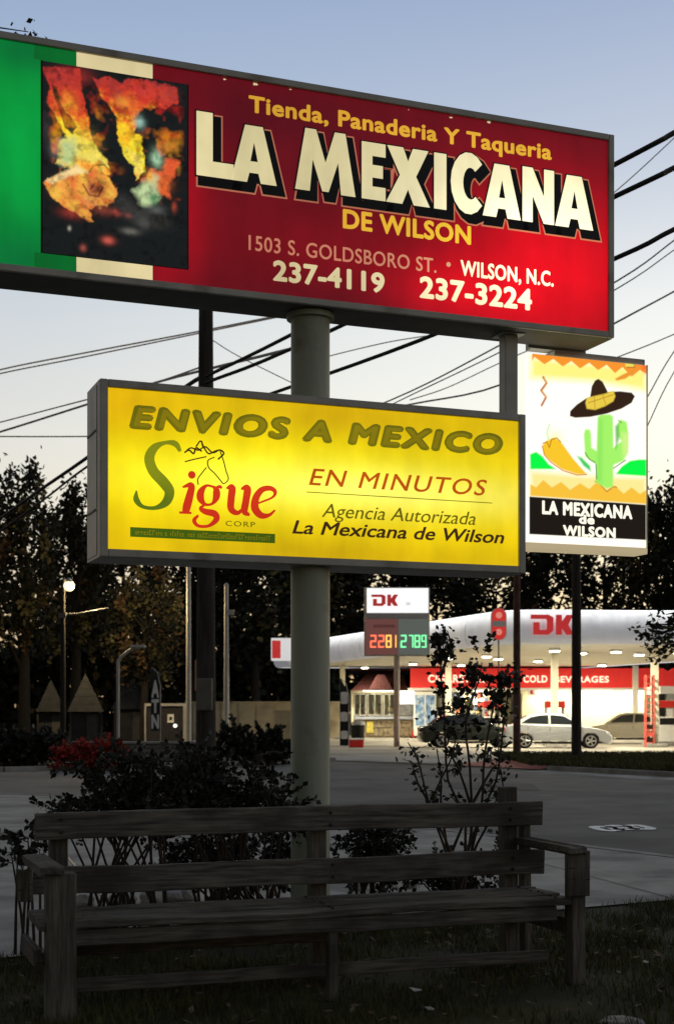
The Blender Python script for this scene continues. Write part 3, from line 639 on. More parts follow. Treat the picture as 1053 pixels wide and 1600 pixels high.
igue([(560, 575), (540, 592), (560, 606), (600, 616), (608, 640), (575, 668), (530, 668), (512, 645), (530, 622)], [8, 16, 26, 30, 26, 14, 14, 18, 10])
igue([(652, 505), (676, 502), (672, 550), (672, 595), (700, 612), (728, 590)], [8, 30, 32, 30, 20, 10])
igue([(715, 508), (742, 505), (736, 560), (730, 605), (752, 622)], [8, 32, 32, 30, 10])
igue([(790, 570), (850, 545), (862, 520), (840, 505), (805, 512), (780, 545), (775, 590), (800, 622), (835, 622), (862, 600)], [8, 10, 18, 22, 26, 32, 36, 30, 16, 8])
for k_, (pts, wd) in enumerate([([(470, 350), (490, 340), (510, 355), (520, 330), (545, 345)], 6), ([(520, 325), (540, 300), (555, 330), (575, 355), (600, 345)], 5), ([(600, 345), (625, 340), (640, 355), (615, 380)], 6),
        ([(472, 390), (510, 380), (565, 368)], 4), ([(625, 345), (640, 390), (650, 430), (660, 465), (640, 485), (625, 470), (600, 440), (575, 415), (572, 385), (600, 370)], 3.5),
        ([(565, 415), (545, 440), (528, 465), (530, 490)], 3.5), ([(480, 340), (500, 330), (530, 340), (560, 325), (590, 350), (612, 345)], 5), ([(545, 300), (548, 320), (560, 335)], 5)]):
    st('horse_line', pts, [wd+1]*len(pts), m_dk)

# ---------------------------------------------------------------- small cactus sign
P3 = Plane(.36); ZB3 = 2.65
r3 = sign_root('cactus_sign', .36, ZB3, 'small white sign with a green cactus wearing a black sombrero at the right end', 'sign')
def L3(px, py): t, z = P3.tz(px, py); return (t, z-ZB3)
t0 = L3(822, 700)[0]; t9 = L3(1010, 700)[0]; HT = 1.445
m_w = glow('white_sign_body', (1.0, .96, .80), 1.0)
MB().box(t0, t9, .02, .17, .05, HT-.02).build('cabinet', m_w, r3)
MB().box(t0-.004, t9+.004, -.004, .18, 0, .048, bev=.006).build('bottom_rail', glow('cream_rail_glow', (.42, .34, .20), 1.0), r3)  # the sign's light falling on the rail, put into its emission
MB().box(t0+.25, t9+.004, .03, .19, HT-.018, HT+.03, bev=.006).build('top_rail', M['steel_grey'], r3)
MB().box(t9+.0005, t9+.006, -.002, .17, .05, HT-.02).build('side_rail', mat('cream_side_rail', (.6, .55, .42), .5, var=.1), r3)
pr3 = Print(t0, t9, .05, HT-.02, 230, 350, (1.15, 1.12, .98))
def z5(x, y): return L3(780+x/3.857, 520+y/3.857)
def pp(pts, col, soft=.004, **k): pr3.poly([z5(*p) for p in pts], col, soft, **k)
OR, YE, GR, LG = srgb(250, 150, 45), srgb(252, 245, 110), (.0, .95, .06), srgb(165, 245, 105)
pp([(195, 145), (885, 215), (885, 345), (560, 290), (190, 270)], YE, .035, op=.9)
zz = [(200, 95), (888, 165), (888, 245), (850, 222), (800, 262), (745, 205), (700, 240), (650, 190), (598, 222), (545, 178), (490, 212), (437, 168), (385, 200), (328, 155), (275, 187), (215, 143), (200, 165)]
pp(zz, OR)
pp([(700, 275), (745, 250), (800, 225), (830, 200), (815, 240), (760, 275), (710, 285)], srgb(240, 150, 50), .006)
pp([(760, 175), (815, 178), (820, 205), (765, 205)], srgb(240, 225, 90), .006); pr3.line([z5(*p) for p in [(765, 178), (812, 182), (820, 205), (770, 206)]], .006, srgb(170, 60, 20))
pr3.blob(*z5(880, 190), .03, .06, srgb(255, 90, 50), .7)
pr3.line([z5(*p) for p in [(268, 265), (288, 300), (255, 345), (285, 385), (258, 435)]], .016, srgb(190, 90, 50), .006); pr3.line([z5(*p) for p in [(275, 272), (292, 302), (262, 348), (288, 388)]], .006, srgb(250, 200, 90))
pp([(190, 830), (520, 860), (888, 870), (888, 1030), (190, 980)], srgb(253, 238, 150), .03)
pp([(188, 730), (225, 715), (265, 745), (300, 790), (345, 820), (190, 820)], GR, .006)
pp([(705, 850), (740, 805), (790, 770), (840, 762), (888, 762), (888, 862)], GR, .006)
pp([(190, 912), (225, 930), (268, 885), (320, 930), (375, 897), (430, 945), (490, 905), (545, 940), (595, 893), (650, 950), (700, 920), (752, 968), (800, 930), (850, 970), (888, 945), (888, 1030), (190, 980)], srgb(250, 195, 60), .005)
pr3.line([z5(*p) for p in [(580, 895), (600, 900), (650, 955), (690, 925), (710, 930)]], .008, srgb(190, 120, 10))
# cactus
pp([(596, 505), (615, 490), (672, 490), (688, 505), (690, 690), (740, 650), (715, 620), (715, 545), (735, 520), (770, 535), (780, 600), (778, 720), (750, 770), (700, 790), (690, 800), (688, 925), (650, 935), (585, 900), (585, 790), (520, 745), (512, 610), (520, 580), (548, 580), (556, 610), (558, 690), (590, 710)], LG, .008)
pp([(600, 520), (625, 520), (622, 900), (590, 890)], srgb(130, 225, 90), .02, op=.6); pp([(700, 560), (722, 545), (725, 640), (705, 700)], srgb(70, 180, 60), .012, op=.85)
pp([(740, 600), (780, 600), (778, 720), (750, 750)], srgb(225, 245, 150), .02, op=.7)
pp([(470, 740), (500, 750), (550, 800), (555, 835), (510, 800)], srgb(60, 210, 100), .01)
for l_ in ([(520, 720), (545, 760), (580, 780)], [(765, 765), (720, 795), (690, 815)], [(585, 790), (590, 880)], [(720, 525), (738, 540)]): pr3.line([z5(*p) for p in l_], .007, srgb(70, 110, 60), .003)
# chili
pr3.blob(*z5(340, 640), .06, .06, srgb(255, 250, 130), .6)
pp([(262, 680), (285, 650), (330, 630), (370, 650), (400, 690), (450, 760), (530, 850), (470, 850), (380, 820), (310, 770), (270, 730)], srgb(250, 200, 40), .006)
pr3.line([z5(*p) for p in [(262, 680), (275, 735), (315, 780), (385, 828), (470, 855), (530, 852)]], .008, srgb(215, 130, 20), .003)
pr3.line([z5(*p) for p in [(265, 665), (290, 655), (305, 690), (318, 640), (350, 632), (372, 655)]], .008, srgb(190, 130, 20), .003)
pr3.line([z5(*p) for p in [(300, 640), (290, 600), (305, 550)]], .010, srgb(190, 240, 170), .006)
# sombrero
pp([(428, 500), (430, 470), (470, 430), (530, 390), (580, 380), (650, 355), (730, 350), (800, 358), (820, 380), (800, 420), (740, 455), (650, 485), (550, 505), (460, 510)], srgb(48, 28, 14), .004)
pp([(550, 385), (560, 320), (580, 285), (600, 275), (625, 292), (655, 350), (650, 375), (600, 395)], srgb(52, 32, 14), .004)
pp([(530, 390), (580, 378), (640, 365), (690, 345), (702, 380), (690, 410), (640, 440), (580, 462), (530, 455), (522, 420)], srgb(235, 205, 70), .006)
for l_ in ([(575, 385), (580, 455)], [(625, 370), (645, 435)], [(540, 420), (690, 370)]): pr3.line([z5(*p) for p in l_], .006, srgb(190, 140, 40), .003)
# black band
pp([(184, 985), (886, 1035), (886, 1248), (184, 1212)], (.010, .006, .004), .003)
pr3.build('face_panel', .012, r3)
for body, p0, x1_, nm in (("LA MEXICANA", (847.5, 781.5, 803), 988, 0), ("de", (905, 803.5, 818), 929, 0), ("WILSON", (880, 820, 836.5), 962, 0)):
    ta, zt = L3(p0[0], p0[1]); _, zb = L3(p0[0], p0[2]); tb, _ = L3(x1_, 800)
    lettering('lettering', body, ta, tb, zb, zt, .011, m_w, r3, offset=.045, space=1.12)
# hanger straps and the square strut between the two big signs
h = empty('square_strut', P0+U*1.49+VV*.2+Vector((0, 0, 3.54)), A, 'short square steel post between the yellow sign and the red sign above', 'post')
MB().box(-.05, .05, -.05, .05, 0.004, .592, bev=.006).build('tube', M['steel_grey'], h)
MB().box(-.09, .09, -.09, .09, .592, .598).build('top_plate', M['steel_grey'], h)
h = empty('bracket_arm', P0+U*2.05+VV*.40+Vector((0, 0, 4.10)), A, 'steel bracket joining the cactus sign to the back of the red sign', 'bracket')
MB().box(-.25, .12, -.01, .12, .03, .12, bev=.005).build('arm', M['steel_grey'], h)
MB().box(-.30, .18, -.018, -.010, .02, .30).build('plate', M['steel_grey'], h)

# ---------------------------------------------------------------- bench
BA = R(19.8); bo = empty('park_bench', (-1.29, 6.60, 0), BA, 'long weathered wooden plank bench on the grass below the signs', 'bench')
L = 2.74
m_bolt = mat('rusty_bolt', (.05, .035, .025), .7, metal=.5, var=.3, scale=30)
def plank(name, x0, x1, y0, y1, z0, z1, m=None, bolts=True):
    """sawn board with worn, slightly wandering edges; length along x"""
    q = random.Random(int(x0*977+z0*3331+y0*77+x1*13)); ns = max(6, int((x1-x0)/.06)); b = MB(); c = .006; vs = []
    cs = [(y0+c, z0), (y1-c, z0), (y1, z0+c), (y1, z1-c), (y1-c, z1), (y0+c, z1), (y0, z1-c), (y0, z0+c)]
    ym, zm = (y0+y1)/2, (z0+z1)/2; wy = [q.gauss(0, .0016) for _ in range(5)]; wz = [q.gauss(0, .0016) for _ in range(5)]
    for i in range(ns+1):
        t = i/ns; x = x0+(x1-x0)*t; dy = sum(a*math.sin((k+1)*3*t+k) for k, a in enumerate(wy)); dz = sum(a*math.sin((k+1)*3*t+k*2) for k, a in enumerate(wz))
        for (y, z) in cs:
            ch = q.random() < .05; f = .78 if ch and abs(z1-z0) > .05 else 1.
            vs.append((x+(q.uniform(-.004, .004) if i in (0, ns) else 0), y+dy+q.gauss(0, .0009), zm+(z-zm)*(1-(1-f)*.12)+dz+q.gauss(0, .0011)))
    b.add(vs, [(i*8+k, i*8+(k+1) % 8, (i+1)*8+(k+1) % 8, (i+1)*8+k) for i in range(ns) for k in range(8)])
    b.add(vs[:8], [list(range(8))]); b.add(vs[-8:], [list(range(8))[::-1]])
    # drying splits at the ends
    for e, sg in ((x0, 1), (x1, -1)):
        zz = q.uniform(z0+.3*(z1-z0), z0+.7*(z1-z0)); L_ = q.uniform(.06, .18)
        if z1-z0 > .1: b.add([(e, y0-.0022, zz-.0025), (e, y0-.0022, zz+.0025), (e+sg*L_, y0-.0022, zz+q.uniform(-.01, .01))], [(0, 1, 2)], 1)
    o = b.build(name, [m or M['wood'], M['black']], bo)
    return o
def bolt(x, y, z, par, ax='y'):
    d = Vector((0, -1, 0)) if ax == 'y' else Vector((0, 0, 1)); p = Vector((x, y, z))
    MB().tube([p-d*.004, p+d*.004, p+d*.007], [.009, .009, .005], n=8).build('bolt', m_bolt, par)
BY = .56
o1 = plank('back_rail', -.05, 2.80, BY-.045, BY, .815, .950)
o2 = plank('back_rail', -.06, 2.81, BY-.050, BY-.005, .535, .672)
for x in (.08, 1.52, 2.60):
    for z in (.85, .915): bolt(x, BY-.047, z, o1)
    for z in (.57, .635): bolt(x+.01, BY-.052, z, o2)
plank('low_back_rail', .02, 1.60, BY-.02, BY+.02, .215, .275)
for i, (y0, y1) in enumerate(((.0, .135), (.147, .27), (.282, .405), (.417, .505))): 
    o = plank('seat_plank', -.09 if i else -.10, 2.71, y0, y1, .43+.004*(i % 2), .468+.004*(i % 2))
    for x in (.03, 1.36, 2.62): bolt(x, y0+.03, .469+.004*(i % 2), o, 'z'); bolt(x+.01, y1-.03, .469+.004*(i % 2), o, 'z')
plank('front_apron', .06, 2.62, .015, .05, .35, .428)
plank('stretcher', .06, 2.66, .20, .24, .095, .160)
plank('stretcher', .9, 2.66, BY-.02, BY+.02, .27, .31)
def post(name, x, y, z0, z1, sx=.09, sy=.09, lean=0., m=None):
    b = MB().box(-sx/2, sx/2, -sy/2, sy/2, z0, z1, bev=.006); b.v = [(px+x, py+y+lean*(pz-z0), pz) for px, py, pz in b.v]
    return b.build(name, m or M['wood2'], bo)
for x in (0.0, L): post('front_leg', x, .035 if x == 0 else .035, 0, .70, .14 if x == 0 else .08)
post('front_leg', 1.36, .05, 0, .43, .05, .06)
for x, hz in ((.02, .90), (1.42, .82), (2.58, 1.03)): post('back_leg', x+.06, BY+.05, 0, hz, .09, .08, .03)
post('back_leg', 2.75, BY+.06, 0, .94, .05, .07, .03)
for x in (-.05, L-.03): plank('armrest', x-.055, x+.055, -.05, BY+.02, .700, .738)
plank('arm_end_board', L-.07, L+.055, -.03, .005, .475, .715, M['wood2'])
plank('arm_end_board', -.15, -.08, .40, .44, .52, .68, M['wood2'])
plank('side_brace', -.12, -.085, .06, BY, .26, .34)
plank('side_brace', L-.02, L+.015, .06, BY, .26, .34)

# ---------------------------------------------------------------- flower bed stones
rr = random.Random(21); proto = None
def rock(seed, r):
    q = random.Random(seed); bm = bmesh.new(); bmesh.ops.create_icosphere(bm, subdivisions=2, radius=r)
    for v in bm.verts: v.co *= q.uniform(.85, 1.12); v.co.z *= .72
    me = bpy.data.meshes.new('stone'); bm.to_mesh(me); bm.free(); me.materials.append(M['stone']); return me
rocks = [rock(i, .085) for i in range(4)]
ORD = ['leftmost', 'second from the left', 'third from the left', 'fourth from the left', 'fifth from the left', 'sixth from the left', 'seventh from the left', 'eighth from the left', 'fourth from the right', 'third from the right', 'second from the right', 'rightmost']
def bed(px, py, D, s, lab):
    p = at(px, py, D); o = bpy.data.objects.new('border_stone', rocks[rr.randrange(4)]); COL.objects.link(o)
    o.location = (p.x, p.y, .05); o.scale = (s, s*.9, s); o.rotation_euler = (rr.uniform(-.2, .2), 0, rr.uniform(0, 6)); tag(o, lab, 'stone', 'pale stones edging the flower bed behind the bench')
sts = [(133, 1), (181, .8), (202, .7), (237, 1.2), (272, 1.1), (294, 1.1), (352, .6), (430, .7), (495, .9), (560, .7), (640, .8), (735, 1.1)]
for i, (px, s) in enumerate(sts):
    D = 10.2 + .0022*px
    bed(px, 1400, D, s, 'pale rounded stone in the row behind the bench, '+ORD[i])
def scrap(px, py, s, lab, m, cat, name):
    D = 2200*1.45/(py-1115); p = at(px, py, D); q = random.Random(px); b = MB()
    n = 7; vs = [(s*math.cos(6.283*i/n)*q.uniform(.5, 1.2), s*.7*math.sin(6.283*i/n)*q.uniform(.5, 1.2), q.uniform(.0, s*.5)) for i in range(n)]+[(0, 0, s*.45)]
    b.add(vs+[(x, y, z+.003) for x, y, z in vs], [(i, (i+1) % n, n) for i in range(n)]+[(n+1+i, n+1+(i+1) % n, 2*n+1) for i in range(n)])
    o = b.build(name, m); o.location = (p.x, p.y, .035); tag(o, lab, cat)
m_pap = mat('crumpled_paper', (.55, .54, .5), .8, var=.1, scale=20)
scrap(648, 1561, .04, 'small crumpled white paper scrap on the grass under the bench', m_pap, 'litter', 'paper_scrap')
scrap(1008, 1514, .022, 'tiny white scrap on the grass right of the bench', m_pap, 'litter', 'paper_scrap')
scrap(672, 1590, .035, 'flat grey stone in the grass in front of the bench', M['stone'], 'stone', 'flat_stone')
p = at(968, 1604, 6.6); o = bpy.data.objects.new('field_stone', rocks[1]); COL.objects.link(o); o.location = (p.x, p.y, .0); o.scale = (1.3, .8, .5); tag(o, 'half buried grey stone at the bottom right of the lawn', 'stone')

# ---------------------------------------------------------------- rose bushes (stems + leaves)
def leaves(C, size, rng_, flat=.5):
    """C (n,3) -> leaf quads (n,4,3), diamond shaped"""
    n = len(C); a = rng_.normal(size=(n, 3)); a[:, 2] *= flat; a /= np.linalg.norm(a, axis=1)[:, None]
    b = rng_.normal(size=(n, 3)); b -= (b*a).sum(1)[:, None]*a; b /= np.linalg.norm(b, axis=1)[:, None]
    s = rng_.uniform(.6, 1.3, n)[:, None]*size; V = np.zeros((n, 4, 3))
    V[:, 0] = C; V[:, 1] = C+a*s*.5+b*s*.32; V[:, 2] = C+a*s; V[:, 3] = C+a*s*.5-b*s*.32
    return V
def twig_leaves(b, p, d, L, q, out, size):
    """a thin twig with alternate leaves along it"""
    d = d.normalized(); side = d.cross(Vector((q.gauss(0, 1), q.gauss(0, 1), .3))).normalized(); e = p+d*L+Vector((0, 0, -.15*L)); m_ = p+d*L*.5
    b.tube([p, m_, e], [.0035, .0025, .0015], n=4, cap=False)
    k = max(3, int(L/.022))
    for i in range(k):
        c = p.lerp(e, (i+1)/k)
        for sg in (-1, 1, 0):
            if sg == 0 and q.random() < .5: continue
            ln = size*q.uniform(.45, 1.35); dd = (side*sg+d*.7+Vector((q.gauss(0, .35), q.gauss(0, .35), q.gauss(0, .35)))).normalized(); w_ = dd.cross(Vector((q.gauss(0, 1), q.gauss(0, 1), q.gauss(0, 1)))).normalized()*ln*.36
            out.append((c, c+dd*ln*.5+w_, c+dd*ln, c+dd*ln*.5-w_))
def bush(name, x0, x1, D, depth, ztop, zlow, n, seed, label, leaf=.042, group=None, mats=None, canes=16, cat='shrub', twigs=9):
    q = random.Random(seed); cx = (x0+x1)/2; root = empty(name, (cx, D, 0), 0, label, cat, group); b = MB(); out = []; k_ = leaf/.042
    for i in range(canes):
        sx = q.uniform(-.32, .32)*(x1-x0); ex = q.uniform(-.5, .5)*(x1-x0); ey = q.uniform(-.5, .5)*depth; ez = zlow+(ztop-zlow)*q.uniform(.25, 1)**.7
        P = [Vector((sx, ey*.2, 0)), Vector((sx+(ex-sx)*.35, ey*.5, ez*.45)), Vector((sx+(ex-sx)*.8, ey*.9, ez*.85)), Vector((ex, ey, ez))]
        b.tube(P, [.011*k_, .009*k_, .006*k_, .003*k_], n=5)
        for j in range(twigs):
            t = q.uniform(.35, 1); z = t*ez
            if z < zlow: continue
            f = t*3; a_ = min(2, int(f)); p = P[a_].lerp(P[a_+1], min(1, f-a_)); d = Vector((q.gauss(0, 1), q.gauss(0, 1), q.gauss(.35, .6)))
            twig_leaves(b, p, d, q.uniform(.08, .26)*k_, q, out, leaf)
    b.build('canes', M['cane'], root); V = np.array([[tuple(v) for v in f] for f in out]); rg = np.random.default_rng(seed)
    o = quads('foliage', V, mats or [M['rose_leaf'], M['rose_leaf2']], (rg.random(len(V)) < .2).astype(int), root); o['kind'] = 'stuff'
    return root
bush('rose_bush', -1.78, -.80, 8.75, .55, 1.20, .60, 0, 1, 'dense leafy rose bush behind the left end of the bench', canes=25, twigs=15)
bush('rose_bush', -1.05, -.28, 8.95, .5, 1.22, .58, 0, 2, 'dense leafy rose bush between the left bush and the thick pole', canes=22, twigs=15)
bush('rose_bush', -1.98, -1.68, 8.4, .25, .72, .48, 500, 3, 'small sprig of rose leaves left of the bench end', canes=6, twigs=6)
bush('low_bush', .02, .50, 9.9, .4, .66, .22, 5000, 5, 'low dark shrub just right of the thick pole', canes=18, twigs=10)
bush('low_bush', -1.2, -.2, 9.9, .5, .60, .2, 9000, 6, 'low dark shrub under the rose bushes left of the pole', canes=26, twigs=10)
bush('low_bush', .5, 1.25, 10.4, .4, .42, .05, 1600, 7, 'low ground shrub below the bare rose canes', canes=12)
# tall cane rose, right of the pole
tr = empty('climbing_rose', (gx(712, 10.1), 10.1, 0), 0, 'tall sparse rose with bare canes and leaf clusters in front of the petrol station', 'shrub')
q = random.Random(44); b = MB(); cl = []
D = 10.1; bx0 = gx(712, D)
def cp(px, py, dy=0): p = at(px, py, D+dy); return (p.x-bx0, dy, p.z)
paths = [[(712, 1420), (700, 1350), (672, 1255), (655, 1190), (640, 1160)], [(712, 1420), (705, 1330), (675, 1260), (700, 1190), (712, 1150)], [(715, 1420), (735, 1300), (735, 1200), (730, 1130), (745, 1065), (752, 1035)],
         [(715, 1420), (740, 1310), (772, 1220), (790, 1120), (798, 1060)], [(710, 1420), (728, 1290), (700, 1220), (692, 1130), (690, 1050), (690, 1000)], [(720, 1420), (750, 1270), (755, 1180), (770, 1110), (775, 1080)],
         [(700, 1350), (688, 1260), (690, 1215), (680, 1170)], [(735, 1260), (760, 1215), (780, 1195), (788, 1240)], [(705, 1330), (725, 1275), (700, 1240)], [(690, 1060), (705, 1010), (700, 985)],
         [(712, 1400), (760, 1290), (775, 1250)], [(675, 1260), (655, 1225), (645, 1190)], [(745, 1300), (715, 1200), (672, 1130)]]
for pt in paths:
    dy = q.uniform(-.3, .3); P = [cp(x+q.uniform(-3, 3), y, dy*min(1, (1420-y)/200)) for x, y in pt]
    n = len(P); sm_, _ = smooth([(p[0], p[2]) for p in P], None, 3); k = len(sm_)
    P3_ = [(x, P[min(n-1, int(i/3))][1], z) for i, (x, z) in enumerate(sm_)]
    b.tube(P3_, [.013-.009*i/(k-1) for i in range(k)], n=5)
    for i in range(k//2, k): cl.append((P3_[i], .3))
spots = [(690, 1000, 17, 200), (700, 1020, 18, 120), (745, 1050, 15, 120), (712, 1100, 14, 90), (780, 1085, 22, 220), (795, 1055, 22, 240), (775, 1118, 20, 110), (705, 1150, 14, 50), (750, 1135, 16, 50),
         (725, 1110, 12, 80), (690, 1075, 10, 50), (700, 1118, 18, 90), (755, 1180, 16, 60), (780, 1175, 14, 50), (740, 1040, 10, 60), (715, 1185, 22, 70), (760, 1225, 20, 60), (690, 1240, 20, 40), (790, 1245, 10, 40), (680, 1030, 10, 40), (725, 1060, 24, 40), (765, 995, 8, 30), (740, 995, 8, 30), (645, 1180, 12, 24), (760, 1060, 12, 60)]
rg = np.random.default_rng(9); CC = []; out = []; cane_pts = [Vector(v) for v in b.v[::5]]
for px, py, r_, n in spots:
    p = at(px, py, D); c0 = Vector((p.x-bx0, 0, p.z)); near = sorted(cane_pts, key=lambda v: (v-c0).length)[:6]
    for i in range(int(n*.026)+1):
        e = c0+Vector((q.gauss(0, 1), q.gauss(0, 1.6), q.gauss(0, 1)))*r_*.00459*.5; a_ = near[i % 6]; twig_leaves(b, a_.lerp(e, .35), e-a_, max(.06, (e-a_).length*.65), q, out, .052)
    n = int(n*.12); k = rg.normal(size=(n, 3))*r_*.00459*.55; k[:, 1] *= 2.0; CC.append(np.array([p.x-bx0, 0, p.z])+k)
for (p, f) in cl: CC.append(np.array(p)+rg.normal(size=(5, 3))*.035)
b.build('canes', M['cane'], tr)
V = np.concatenate([leaves(np.concatenate(CC), .048, rg), np.array([[tuple(v) for v in f] for f in out])]); o = quads('foliage', V, [M['rose_leaf'], M['rose_leaf2']], (rg.random(len(V)) < .25).astype(int), tr); o['kind'] = 'stuff'

# ---------------------------------------------------------------- trees
def crown(name, seed, rx, ry, rz, n, leaf, nclump, mats, frac=(.0, 1.), tight=.17):
    rg = np.random.default_rng(seed); d = rg.normal(size=(nclump, 3)); d /= np.linalg.norm(d, axis=1)[:, None]
    c = d*rg.uniform(.35, .95, nclump)[:, None]**.7; c[:, 2] = np.where(c[:, 2] < -.6, -.6+rg.uniform(0, .3, nclump), c[:, 2])
    sz = rg.uniform(.5, 1.3, nclump)*tight; k = rg.integers(0, nclump, n)
    P = (c[k]+rg.normal(size=(n, 3))*sz[k][:, None])*np.array((rx, ry, rz))
    V = leaves(P, leaf, rg, .8); pick = rg.random(nclump)
    mi = np.where(pick[k] < frac[0], 0, 1) if len(mats) > 1 else np.zeros(n)
    if len(mats) > 2: mi = np.where(pick[k] > frac[1], 2, mi)
    return quads(name, V, mats, mi, link_it=False)
def trunk_mb(h, r, seed, spread):
    q = random.Random(seed); b = MB(); lean = q.uniform(-.03, .03)*h
    b.tube([(0, 0, 0), (lean*.3, 0, h*.3), (lean, 0, h*.65), (lean*1.2, 0, h*.92)], [r*1.25, r, r*.6, r*.15], n=9)
    for i in range(15):
        a = q.uniform(0, 6.28); z = h*q.uniform(.30, .85); rr_ = spread*q.uniform(.5, .85)
        b.tube([(lean*z/h, 0, z), (math.cos(a)*rr_*.5, math.sin(a)*rr_*.5, z+h*.10), (math.cos(a)*rr_, math.sin(a)*rr_, z+h*.2)], [r*.4, r*.25, r*.06], n=6)
    return b
TM = [M['leaf_dark'], M['leaf_olive'], M['leaf_brown']]
KINDS = []
for i, (fr, tm) in enumerate((((.88, .98), .12), ((.8, .95), .11), ((.55, .82), .12), ((.9, .98), .10))):
    KINDS.append(crown('crown', 100+i, 1, 1, 2.0, (6400, 5600, 3900, 6400)[i], .135, (105, 95, 75, 100)[i], TM, fr, tm))
def tree(px, D, ytop, wpx, kind, label, group='trees behind the road', squash=.42, ybot=None):
    H = gz(ytop, D); wd = wpx/2200*D; root = empty('tree', (gx(px, D), D, 0), 0, label, 'tree', group)
    zb = .22*H if ybot is None else gz(ybot, D)
    c = link('crown', KINDS[kind], root); c.location = (0, 0, (H*1.03+zb)/2); c.scale = (wd/2, min(wd/2, 6), (H-zb)/4*1.02)
    c.rotation_euler = (0, 0, random.Random(px*7+kind).uniform(0, 6.28)); c['kind'] = 'stuff'
    # a rotated, unevenly scaled crown keeps its width near the wanted one
    trunk_mb(H*.8, max(.18, H*.02), px, wd*.4).build('trunk', M['bark'], root)
    return root
TL = [(-70, 80, 770, 190, 0, 'dark tree at the far left edge behind the picket fence'), (38, 76, 742, 130, 1, 'tallest dark tree at the left, its top beside the power lines'),
      (118, 84, 752, 130, 3, 'dark tree just left of the yellow sign behind the glowing street lamp'), (185, 88, 760, 150, 0, 'dark tree hidden above by the left end of the yellow sign'),
      (225, 70, 880, 120, 2, 'low olive tree lit by the street lamp, under the yellow sign'), (300, 92, 770, 160, 1, 'dark tree behind the white pole and the utility pole'),
      (400, 90, 800, 170, 3, 'dark tree between the utility pole and the thick sign pole'), (500, 112, 800, 190, 0, 'dark tree straight behind the thick sign pole'),
      (585, 122, 830, 150, 2, 'sparse tree behind the price sign of the petrol station'), (680, 118, 850, 180, 3, 'broad dark tree behind the left part of the station canopy'),
      (775, 122, 840, 160, 2, 'autumn tree behind the middle of the station canopy'), (860, 118, 820, 150, 1, 'tree behind the canopy under the cactus sign'),
      (945, 120, 800, 150, 2, 'autumn tree behind the canopy right of the black pole'), (1035, 112, 742, 120, 0, 'tall dark tree at the right edge behind the station'), (1120, 108, 730, 150, 3, 'dark tree beyond the right edge behind the station')]
for a_ in TL: tree(*a_)
# far wood that closes the gaps low down
def hedge(name, x0, x1, D, ht, n, seed, label, leaf=.5):
    rg = np.random.default_rng(seed); P = np.stack([rg.uniform(x0, x1, n), D+rg.normal(0, 1.5, n), np.zeros(n)], 1)
    prof = ht*(1+.10*np.sin(P[:, 0]*.33+seed)+.07*np.sin(P[:, 0]*.9)+.05*np.sin(P[:, 0]*2.3)); P[:, 2] = prof*rg.random(n)**.7
    o = quads(name, leaves(P, leaf, rg, .9), [M['leaf_dark'], M['leaf_olive']], (rg.random(n) < .1).astype(int)); return tag(o, label, 'woodland', kind='stuff')
hedge('woodland', -48, 0, 98, 6.4, 22000, 1, 'dark mass of woodland behind the houses at the left', .8)
hedge('woodland', -4, 60, 128, 8.4, 30000, 2, 'dark mass of woodland behind the petrol station', .8)

# tree at the right edge, branch hanging into view; tree at the top left corner
def edge_tree(x, y, H, tips, label, seed, tr_=.22, leaf=.06, nl=60):
    root = empty('tree', (x, y, 0), 0, label, 'tree'); q = random.Random(seed); rg = np.random.default_rng(seed)
    b = MB(); b.tube([(0, 0, 0), (.05, 0, H*.4), (-.05, 0, H*.75), (0, 0, H)], [tr_*1.3, tr_, tr_*.7, tr_*.2], n=10)
    CC = []
    for (p, z0) in tips:
        e = Vector(p)-Vector((x, y, 0)); s = Vector((0, 0, z0)); m_ = (s+e)/2+Vector((0, 0, .35)); b.tube([s, m_, e], [tr_*.35, tr_*.15, .008], n=6)
        for i in range(9):
            t = .55+.45*i/8; c = (m_*(1-t)*2+e*(2*t-1)) if t > .5 else m_; d = Vector((q.gauss(0, .16), q.gauss(0, .16), q.gauss(0, .10)))
            b.tube([c, c+d], [.006, .003], n=4); CC.append(np.array(c+d)+rg.normal(size=(nl//9+3, 3))*.05)
    for i in range(60):   # rest of the crown, over the trunk
        a = q.uniform(0, 6.28); rr_ = q.uniform(.2, 1.2); CC.append(np.array((math.cos(a)*rr_+(.6 if x > 0 else -.6), math.sin(a)*rr_, H*q.uniform(.8, 1.1)))+rg.normal(size=(50, 3))*.22)
    b.build('trunk', M['bark'], root)
    V = leaves(np.concatenate(CC), leaf, rg); o = quads('foliage', V, [M['leaf_dark'], M['leaf_olive']], (rg.random(len(V)) < .2).astype(int), root); o['kind'] = 'stuff'
    return root
D = 20
edge_tree(gx(1120, D), D, 4.6, [(at(1022, 1005, D), 1.8), (at(1012, 975, D), 2.0), (at(1040, 960, D), 2.3), (at(1035, 1015, D), 2.0), (at(1050, 985, D), 2.2), (at(1030, 990, D), 2.1)], 'tree at the right edge with a thin leafy branch reaching over the canopy', 5, .14, .10, 60)
D = 9
edge_tree(-3.6, D, 6.6, [(at(-22, 40, D), 4.6), (at(-16, 70, D), 4.4), (at(-30, 55, D), 4.8)], 'tree at the top left corner whose leafy tip touches the red and green sign', 6, .12, .05, 90)

